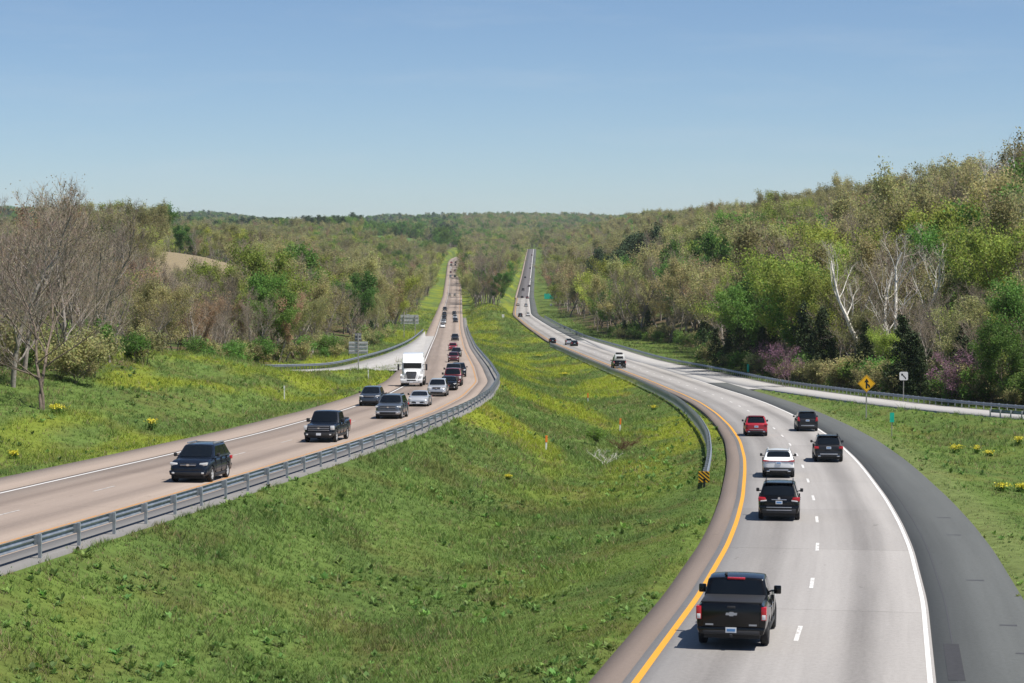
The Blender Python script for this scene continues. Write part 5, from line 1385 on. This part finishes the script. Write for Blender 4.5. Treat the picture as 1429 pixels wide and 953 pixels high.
g = ground_at(1209, 586); s = empty('merge_sign', g); sc_ = FPX / g[1]; top = (586 - 535) / sc_      # centre height
post(s, 0, top + .1, .11); d = .86
pn = flat('sign_panel', [(0, top - d), (d, top), (0, top + d), (-d, top)], -.08, -.066, M_SIGNY, s)
for a, b in ((.80, .765),):
    for i in range(4):
        q = [(0, -a), (a, 0), (0, a), (-a, 0)]; r_ = [(0, -b), (b, 0), (0, b), (-b, 0)]; j = (i + 1) % 4
        flat('border_line', [(q[i][0], top + q[i][1]), (q[j][0], top + q[j][1]), (r_[j][0], top + r_[j][1]), (r_[i][0], top + r_[i][1])], -.083, -.079, M_SIGNK, pn)
flat('arrow', [(-.085, top - .48), (.085, top - .48), (.085, top + .12), (.23, top + .12), (0, top + .50), (-.23, top + .12), (-.085, top + .12)], -.084, -.079, M_SIGNK, pn)
flat('arrow_branch', [(.09, top + .02), (.09, top - .16), (.17, top - .24), (.20, top - .42), (.36, top - .36), (.31, top - .16)], -.0845, -.079, M_SIGNK, pn)
tag(s, 'yellow diamond merge sign with black arrow on the grass wedge', 'sign')

g = at_depth(1261, 246); s = empty('square_sign', g); sc_ = FPX / g[1]
zb_ = proj(g[0], g[1], g[2])[1]; c_ = (zb_ - 524.5) / sc_
post(s, 0, c_ + .3, .09); h = .47; r_ = .1
pn = flat('sign_panel', [(-h + r_, c_ - h), (h - r_, c_ - h), (h, c_ - h + r_), (h, c_ + h - r_), (h - r_, c_ + h), (-h + r_, c_ + h), (-h, c_ + h - r_), (-h, c_ - h + r_)], -.07, -.055, M_SIGNW, s)
flat('arrow', [(-.30, c_ + .28), (-.04, c_ + .26), (-.10, c_ + .18), (.26, c_ - .20), (.26, c_ - .34), (.14, c_ - .34), (.14, c_ - .24), (-.18, c_ + .08), (-.26, c_ + .02)], -.074, -.068, M_SIGNK, pn)
tag(s, 'small white square sign with black slanted arrow behind the ramp guardrail', 'sign')

for (bx, by, tx, ty0, ty1, Yd, lab) in ((1244.5, 609, 1245, 575.5, 589, None, 'small green mile marker on the right-hand grass below the merge sign'), (1044, 530, 1044, 508, 519, 345, 'small green mile marker behind the entrance ramp guardrail')):
    g = ground_at(bx, by) if Yd is None else at_depth(bx, Yd)
    s = empty('mile_marker', g); sc_ = FPX / g[1]; b0 = proj(*g)[1]; z0, z1 = (b0 - ty1) / sc_, (b0 - ty0) / sc_
    post(s, 0, z1 - .05, .05); pn = flat('sign_panel', [(-.17, z0), (.17, z0), (.17, z1), (-.17, z1)], -.05, -.04, M_SIGNG, s)
    for k_ in range(2): flat('digit_patch', [(-.05, z0 + .12 + .3 * k_), (.05, z0 + .12 + .3 * k_), (.05, z0 + .32 + .3 * k_), (-.05, z0 + .32 + .3 * k_)], -.053, -.05, M_SIGNW, pn) if False else None
    tag(s, lab, 'sign')

g = at_depth(766, 1300); s = empty('guide_sign', g); sc_ = FPX / g[1]; b0 = proj(*g)[1]
z0, z1 = (b0 - 417) / sc_, (b0 - 409.6) / sc_
for x in (-1.6, 1.6): post(s, x, z1 - .1, .2)
pn = flat('sign_panel', [(-2.7, z0), (2.7, z0), (2.7, z1), (-2.7, z1)], -.16, -.12, M_SIGNG, s)
tag(s, 'large green guide sign far off right of the climbing carriageway', 'sign')
g = at_depth(769, 1180); s = empty('small_sign', g); sc_ = FPX / g[1]; b0 = proj(*g)[1]; c_ = (b0 - 425.6) / sc_
post(s, 0, c_, .15); flat('sign_panel', [(.75 * math.cos(t), c_ + .75 * math.sin(t)) for t in [i * math.pi / 4 + .39 for i in range(8)]], -.14, -.1, M_SIGNW, s)
tag(s, 'small white sign below the far green guide sign', 'sign')
g = ground_at(702, 446.5, 500, 1000); s = empty('small_sign', g); sc_ = FPX / g[1]
post(s, 0, 1.6, .12); flat('sign_panel', [(-.4, .9), (.4, .9), (.4, 2.0), (-.4, 2.0)], -.1, -.07, M_SIGNW, s)
tag(s, 'tiny white sign on the grassy median mound', 'sign')

g = at_depth(500, 302); s = empty('route_sign', g); sc_ = FPX / g[1]; b0 = proj(*g)[1]; Z = lambda py: (b0 - py) / sc_
post(s, 0, Z(465), .16)
for a, b in ((476.5, 481.2), (481.7, 487.2), (487.7, 493.4)):
    flat('sign_panel', [(-1.30, Z(b)), (1.30, Z(b)), (1.30, Z(a)), (-1.30, Z(a))], .10, .14, M_SIGNB, s)
for p_ in (479.4, 484.6, 490.5): bm_obj('stiffener', bm_box(-1.25, 1.25, .04, .098, Z(p_) - .05, Z(p_) + .05), M_WOODPOST, s, smooth=False)
flat('sign_panel', [(-.50, Z(475.4)), (.42, Z(475.4)), (.42, Z(464.4)), (-.50, Z(464.4))], .10, .13, pmat('dark_sign_back', (.17, .165, .17), .6, var=.3, scale=3), s)
for p_ in (467.5, 472.5): bm_obj('stiffener', bm_box(-.4, .34, .04, .098, Z(p_) - .05, Z(p_) + .05), M_SIGNB, s, smooth=False)
tag(s, 'back of a three-panel route sign with a small dark panel on top', 'sign')
g = at_depth(571.5, 600); s = empty('guide_sign', g); sc_ = FPX / g[1]; b0 = proj(*g)[1]; z0, z1 = (b0 - 452) / sc_, (b0 - 439.2) / sc_
for x in (-1.5, 1.5): post(s, x, z1 - .1, .2)
for i in range(6): flat('sign_panel', [(-2.45 + i * .82, z0), (-1.66 + i * .82, z0), (-1.66 + i * .82, z1 + (.15 if i == 2 else 0)), (-2.45 + i * .82, z1 + (.15 if i == 2 else 0))], .13, .17, M_SIGNB, s)
for z_ in (.3, .7): bm_obj('stiffener', bm_box(-2.4, 2.4, .05, .128, z0 + (z1 - z0) * z_ - .05, z0 + (z1 - z0) * z_ + .05), M_WOODPOST, s, smooth=False)
tag(s, 'grey back of a large sign beyond the exit ramp guardrail', 'sign')
for bx, by, lab in ((514, 530, 'white delineator post at the exit ramp grass tip'), (397, 557, 'thin pale post on the bright left-hand grass')):
    g = ground_at(bx, by); s = empty('delineator_post', g)
    post(s, 0, 1.15, .09, M_SIGNW); flat('reflector', [(-.06, .95), (.06, .95), (.06, 1.2), (-.06, 1.2)], -.075, -.05, M_SIGNW, s); tag(s, lab, 'post')
for bx, by, hp, lab in ((762, 629, 21, 'orange-topped white marker post lowest in the median'), (865, 603, 19, 'orange-topped white marker post nearest the curved guardrail'), (820.5, 563.5, 15, 'orange-topped white marker post farthest up the median')):
    g = ground_at(bx, by); s = empty('marker_post', g); sc_ = FPX / g[1]; h = hp / sc_
    bm_obj('shaft', bm_box(-.065, .065, -.03, .03, -.3, h * .55, .01), M_SIGNW, s, smooth=False)
    bm_obj('orange_cap', bm_box(-.085, .085, -.045, .045, h * .55 + .002, h, .015), M_ORANGE, s, smooth=False); s.rotation_euler = (R(random.gauss(0, 2)), R(random.gauss(0, 2)), 0); tag(s, lab, 'marker')
# striped marker on the rail end
q, t, nn = Path(pr.off(offs)).at(0.0); zt = float(terrain(np.array([q[0]]), np.array([q[1]]))[0])
s = empty('object_marker', (q[0] - .02, q[1] - .25, zt))
bm_obj('end_terminal', bm_box(-.2, .26, 0, .22, .42, .82, .05), M_SIGNK, s, smooth=False); post(s, .02, .5, .12, M_SIGNK)
pn = flat('sign_panel', [(-.30, .30), (.30, .30), (.30, .90), (-.30, .90)], -.06, -.045, M_SIGNY, s)
for k_ in range(-2, 4):       # diagonal bars clipped to the panel
    bar = []
    for (x0, y0) in ((-.30, .0), (.30, .6)): pass
    lo, hi = k_ * .2 - .02, k_ * .2 + .08
    pts = []
    for x in (-.295, .295): pts.append((x, .305 + (x + .3) * -.85 + .5 + lo)); 
    for x in (.295, -.295): pts.append((x, .305 + (x + .3) * -.85 + .5 + hi))
    # clip against the panel in z
    def clip(poly, zc, keep_above):
        out = []
        for i in range(len(poly)):
            a, b = poly[i], poly[(i + 1) % len(poly)]
            ia = (a[1] >= zc) == keep_above; ib = (b[1] >= zc) == keep_above
            if ia: out.append(a)
            if ia != ib: f_ = (zc - a[1]) / (b[1] - a[1]); out.append((a[0] + (b[0] - a[0]) * f_, zc))
        return out
    pp = clip(clip(pts, .305, True), .895, False) if pts else []
    if len(pp) >= 3: flat('stripe', pp, -.065, -.058, M_SIGNK, pn)
tag(s, 'yellow and black striped marker at the median guardrail end', 'sign')

# ------------------------------------------------------------------ farm on the far hill
M_SILO = pmat('silo_concrete', (0.42, 0.40, 0.37), .8, var=.15, scale=.3); M_DOME = pmat('white_silo_dome', (.82, .82, .8), .35, var=.05); M_BARN = pmat('grey_barn_boards', (.33, .31, .29), .8, var=.2, scale=.4); M_BROOF = pmat('pale_metal_roof', (.62, .62, .6), .45, var=.1, scale=.3)
def surface_row(px_, py_, Ya, Yb):
    Yv = np.linspace(Ya, Yb, 400); X_ = (px_ - PW / 2) * Yv / FPX; Z_ = terrain(X_, Yv); ip = proj(X_, Yv, Z_)[1]
    k = int(np.argmin(np.abs(ip - py_))); return float(X_[k]), float(Yv[k]), float(Z_[k])
g = surface_row(519.3, 341, 2500, 2950); s = empty('silo', g)
bm = bmesh.new(); bmesh.ops.create_cone(bm, cap_ends=True, segments=20, radius1=2.9, radius2=2.9, depth=13, matrix=Matrix.Translation((0, 0, 6))); bm_obj('wall', bm, M_SILO, s)
bm = bmesh.new(); bmesh.ops.create_uvsphere(bm, u_segments=20, v_segments=10, radius=3.0); bmesh.ops.delete(bm, geom=[v for v in bm.verts if v.co.z < -.01], context='VERTS')
bmesh.ops.translate(bm, verts=bm.verts[:], vec=(0, 0, 12.52)); bm_obj('dome', bm, M_DOME, s); tag(s, 'far concrete silo with a white dome on the left ridge', 'silo')
for dx, dy, ln, lab in ((9, -2, 9, 'low pale-roofed barn right of the silo'), (-8, 3, 8, 'low pale-roofed barn left of the silo')):
    b = empty('barn', (g[0] + dx, g[1] + dy, float(terrain(np.array([g[0] + dx]), np.array([g[1] + dy]))[0])))
    bm_obj('wall', bm_box(-ln / 2, ln / 2, -4, 4, -.5, 3.2), M_BARN, b, smooth=False)
    bm_obj('roof', bm_prism([(-4.4, 3.2), (4.4, 3.2), (0, 5.6)], -ln / 2 - .3, ln / 2 + .3), M_BROOF, b, smooth=False)
    bm_obj('door', bm_box(-1.3, 1.3, -4.06, -3.9, 0, 2.6), M_TRIM, b, smooth=False); tag(b, lab, 'barn')

# ------------------------------------------------------------------ small plants in the grass
rg = np.random.default_rng(5)
M_FLOWER = pmat('yellow_blossom', (.62, .55, .03), .6, var=.15)
def flower(px_, py_, w_, h_, lab):
    w_ *= .8
    g = ground_at(px_, py_); s = empty('wildflower', g); n = int(40 + 90 * w_)
    P = np.stack([rg.normal(0, w_ * .35, n), rg.normal(0, w_ * .35, n), h_ * rg.uniform(.72, 1.08, n)], 1)
    S = [(x * .5, y * .5, -.05, x, y, z, .012, .006) for x, y, z in P[::3]]
    V, F = seg_mesh(S, 3); V2, F2 = leaf_quads(np.array([(x * .8, y * .8, z * rg.uniform(.1, .6)) for x, y, z in P]), .09, rg)
    C = np.concatenate([np.full((len(V), 3), (.10, .17, .03)), shade(len(P), 4, (.10, .19, .03), rg)])
    link('stems', np_mesh('stems', np.concatenate([V, V2]), np.concatenate([F, F2 + len(V)]), M_GRASS, False, C), s)
    V, F = leaf_quads(np.repeat(P, 3, 0) + rg.normal(0, .05, (3 * n, 3)), .05, rg, flat=.8); link('blossoms', np_mesh('blossoms', V, F, M_FLOWER), s)
    tag(s, lab, 'flower', 'yellow wildflower clumps in the grass')
for f in ((1335, 633, .9, .55, 'largest yellow wildflower clump on the right-hand bank'), (1363, 633, .45, .5, 'small yellow wildflower clump just right of the largest one'), (1381, 637, .6, .35, 'low yellow wildflower clump right of two others on the bank'), (1421, 622, .6, .6, 'yellow wildflower clump highest at the right edge'), (1398, 686, .7, .4, 'yellow wildflower clump lower right near the grey shoulder'), (1424, 687, .6, .4, 'yellow wildflower clump lowest at the right edge'),
          (709.5, 670, .35, .3, 'single bright yellow wildflower clump in the near median'), (912, 573, .6, .5, 'yellow wildflower clump below the median guardrail'), (752, 499, 1.3, .6, 'wide yellow wildflower drift high in the median'), (788, 525, 1.3, .6, 'wide yellow wildflower drift in mid median'), (212, 601, .6, .7, 'yellow wildflower clump on the left bank above the oncoming SUV'), (80, 577, 1.0, .5, 'yellow wildflower drift near the forked roadside tree'), (20, 641, .5, .4, 'yellow wildflower clump at the left edge of the bank')): flower(*f)
g = ground_at(832, 622); s = empty('shrub', g, 1.0); s.scale = (.42, .42, .36); tm, cm = NEAR['shrub'][0]; link('trunk', tm, s); link('crown', cm, s); tag(s, 'low round green bush in the bottom of the median', 'bush')
g = ground_at(874, 633); s = empty('shrub', g, 2.0); s.scale = (.5, .5, .26)
tm, cm = proto_deciduous('brown_brush', 301, 4.2, 0.6, B_BROWN, (.17, .085, .04), 1500, .1, twig=(.16, .09, .06), forks=4, limbs=9, start=.06, trunk_r=.06); link('trunk', tm, s); link('crown', cm, s); tag(s, 'reddish-brown dry brush in the bottom of the median', 'bush')
g = ground_at(843, 648); s = empty('dead_branches', g, 0.5); s.scale = (.42, .42, .28)
tm, cm = proto_deciduous('dead_brush', 305, 4.0, 0.7, B_PALE, None, 0, twig=(.52, .49, .45), forks=4, limbs=8, start=.05, trunk_r=.09, levels=2, lean=.3); link('trunk', tm, s); link('crown', cm, s); tag(s, 'heap of bleached dead branches in the bottom of the median', 'branches')

# ------------------------------------------------------------------ grass blades and broad-leaved weeds (uncountable)
def grass(name, N, region, label, y0=50, y1=1050, nb=5, seed=1):
    r = np.random.default_rng(seed)
    a = -0.6
    u = r.random(N); Yg = (y0 ** (a + 1) + u * (y1 ** (a + 1) - y0 ** (a + 1))) ** (1 / (a + 1))
    Xg = r.uniform(-.245, .245, N) * Yg + r.uniform(-2, 2, N)
    k = region(Xg, Yg); Xg, Yg = Xg[k], Yg[k]
    for path, hw in ((PLR, 3.3), (PRR, 3.3)):
        d, _ = poly_dist(path, Xg, Yg, (-170, 150, 165, 705)); k = d > hw; Xg, Yg = Xg[k], Yg[k]
    n = len(Xg); Zg = terrain(Xg, Yg); lod = (Yg / 60) ** .55
    patch = fbm(Xg / 2.5, Yg / 4, 3)
    hgt = r.uniform(.07, .16, n) * (0.7 + .8 * sst(.4, .65, patch)) * lod
    mown = np.maximum(sst(7, 1, np.abs(Xg - (xR(Yg) - 1.5))), sst(5, 1, np.abs(Xg - (xR(Yg) + 11)))); hgt *= 1 - .55 * mown
    col = grass_colour(Xg, Yg) * 1.7
    straw = r.random(n) < .05 + .16 * (fbm(Xg / 3 + 5, Yg / 5, 3) > .58); col[straw] = np.array([.30, .26, .13]) * r.uniform(.7, 1.1, (int(straw.sum()), 1))
    hgt *= np.where(r.random(n) < .05, 2.0, 1.0)
    ang = r.uniform(0, 6.283, (n, nb)); rad = r.uniform(0, .09, (n, nb)) * lod[:, None]
    bx = Xg[:, None] + np.cos(ang) * rad; by = Yg[:, None] + np.sin(ang) * rad
    hh = hgt[:, None] * r.uniform(.6, 1.25, (n, nb)); wd = (.011 + .007 * r.random((n, nb))) * lod[:, None]
    la = r.uniform(0, 6.283, (n, nb)); lean = hh * r.uniform(.2, 1.3, (n, nb)); wa = r.uniform(0, 6.283, (n, nb))
    V = np.zeros((n, nb, 3, 3)); V[..., 0, 0] = bx - np.cos(wa) * wd; V[..., 0, 1] = by - np.sin(wa) * wd; V[..., 1, 0] = bx + np.cos(wa) * wd; V[..., 1, 1] = by + np.sin(wa) * wd
    V[..., 2, 0] = bx + np.cos(la) * lean; V[..., 2, 1] = by + np.sin(la) * lean
    V[..., 0, 2] = V[..., 1, 2] = (Zg - .03)[:, None]; V[..., 2, 2] = Zg[:, None] + hh
    tint = r.uniform(.8, 1.22, (n, nb, 1)) * (1 + r.normal(0, .07, (n, nb, 3)))
    C = np.repeat((col[:, None, :] * tint)[:, :, None, :], 3, 2)
    T = np.arange(n * nb * 3).reshape(-1, 3)
    me = np_mesh(name, V.reshape(-1, 3), T, M_GRASS, False, np.clip(C.reshape(-1, 3), .003, 1))
    tag(link(name, me), label, 'grass', kind='stuff'); return n
reg_m = lambda X, Y: (X > xL(Y) + 2.72 + .5 * (fbm(X * .9, Y * .9, 2) > .5) * (Y < 250)) & (X < xR(Y) - 1.2 + .1 * np.sin(Y * 7) * (Y < 200))
reg_l = lambda X, Y: (X < xL(Y) - 10.5) & (X > forest_edge_left(Y) - 7)
reg_r = lambda X, Y: (X > xR(Y) + 10.52 - .25 * (fbm(X * 1.3, Y * 1.3, 2) > .52)) & (X < hill_start_right(Y) + 5)
n1 = grass('median_grass', 430000, reg_m, 'rough green grass filling the median between the carriageways', seed=1)
n2 = grass('bank_grass', 260000, reg_l, 'bright green and lime grass on the left-hand bank', y0=85, seed=2)
n3 = grass('verge_grass', 150000, reg_r, 'green grass on the right-hand verge and ramp wedge', y0=60, seed=3)
def weeds(name, N, region, label, y0, y1, seed):
    r = np.random.default_rng(seed); Yg = y0 * (y1 / y0) ** r.random(N); Xg = r.uniform(-.24, .24, N) * Yg
    k = region(Xg, Yg) & (fbm(Xg / 5 + 3, Yg / 7 + 8, 3) > .5); Xg, Yg = Xg[k], Yg[k]
    for path in (PLR, PRR):
        d, _ = poly_dist(path, Xg, Yg, (-170, 150, 165, 705)); k = d > 4; Xg, Yg = Xg[k], Yg[k]
    n = len(Xg); Zg = terrain(Xg, Yg); nl = 11; s = r.uniform(.10, .26, n) * (Yg / 60) ** .3
    az = r.uniform(0, 6.283, (n, nl)); el = r.uniform(.25, 1.25, (n, nl)); L_ = s[:, None] * r.uniform(.7, 1.5, (n, nl)); w_ = L_ * r.uniform(.16, .28, (n, nl))
    D = np.stack([np.cos(az) * np.cos(el), np.sin(az) * np.cos(el), np.sin(el)], -1); Sd = np.stack([-np.sin(az), np.cos(az), 0 * az], -1)
    B = np.stack([Xg, Yg, Zg], 1)[:, None, :] + np.zeros((n, nl, 3))
    tip = B + D * L_[..., None]; tip[..., 2] -= .12 * L_; mid = B + D * (L_ * .55)[..., None]
    V = np.stack([B, mid - Sd * w_[..., None], tip, mid + Sd * w_[..., None]], 2)
    c0 = np.array([.16, .26, .065]) * r.uniform(.55, 1.25, (n, 1)) * (1 + r.normal(0, .08, (n, 3)))
    C = np.repeat((c0[:, None, :] * r.uniform(.8, 1.2, (n, nl, 1)))[:, :, None, :], 4, 2)
    me = np_mesh(name, V.reshape(-1, 3), np.arange(n * nl * 4).reshape(-1, 4), M_GRASS, False, np.clip(C.reshape(-1, 3), .003, 1)); tag(link(name, me), label, 'weeds', kind='stuff'); return n
n4 = weeds('broadleaf_weeds', 9000, reg_m, 'broad-leaved weeds scattered through the median grass', 50, 330, 11)
n5 = weeds('broadleaf_weeds', 4000, lambda X, Y: reg_l(X, Y) | reg_r(X, Y), 'broad-leaved weeds scattered on both outer banks', 70, 300, 12)
print('GRASS', n1, n2, n3, n4, n5)

# ------------------------------------------------------------------ air
if HAZE > 0:
    hz = link('haze', np_mesh('haze', np.array([(x, y, z) for x in (-4200, 4200) for y in (-200, 9900) for z in (-60, 160)]), np.array([(0, 1, 3, 2), (4, 6, 7, 5), (0, 4, 5, 1), (2, 3, 7, 6), (0, 2, 6, 4), (1, 5, 7, 3)])))
    m = bpy.data.materials.new('thin_spring_haze'); m.use_nodes = True; n_, l_ = nodes_of(m); n_.remove(n_['Principled BSDF'])
    vol = n_.new('ShaderNodeVolumePrincipled'); vol.inputs['Density'].default_value = HAZE; vol.inputs['Color'].default_value = (.80, .88, 1.0, 1); vol.inputs['Anisotropy'].default_value = 0.3
    l_.new(vol.outputs[0], n_['Material Output'].inputs['Volume']); hz.data.materials.append(m); tag(hz, 'thin pale spring haze over the valley', 'haze', kind='stuff')
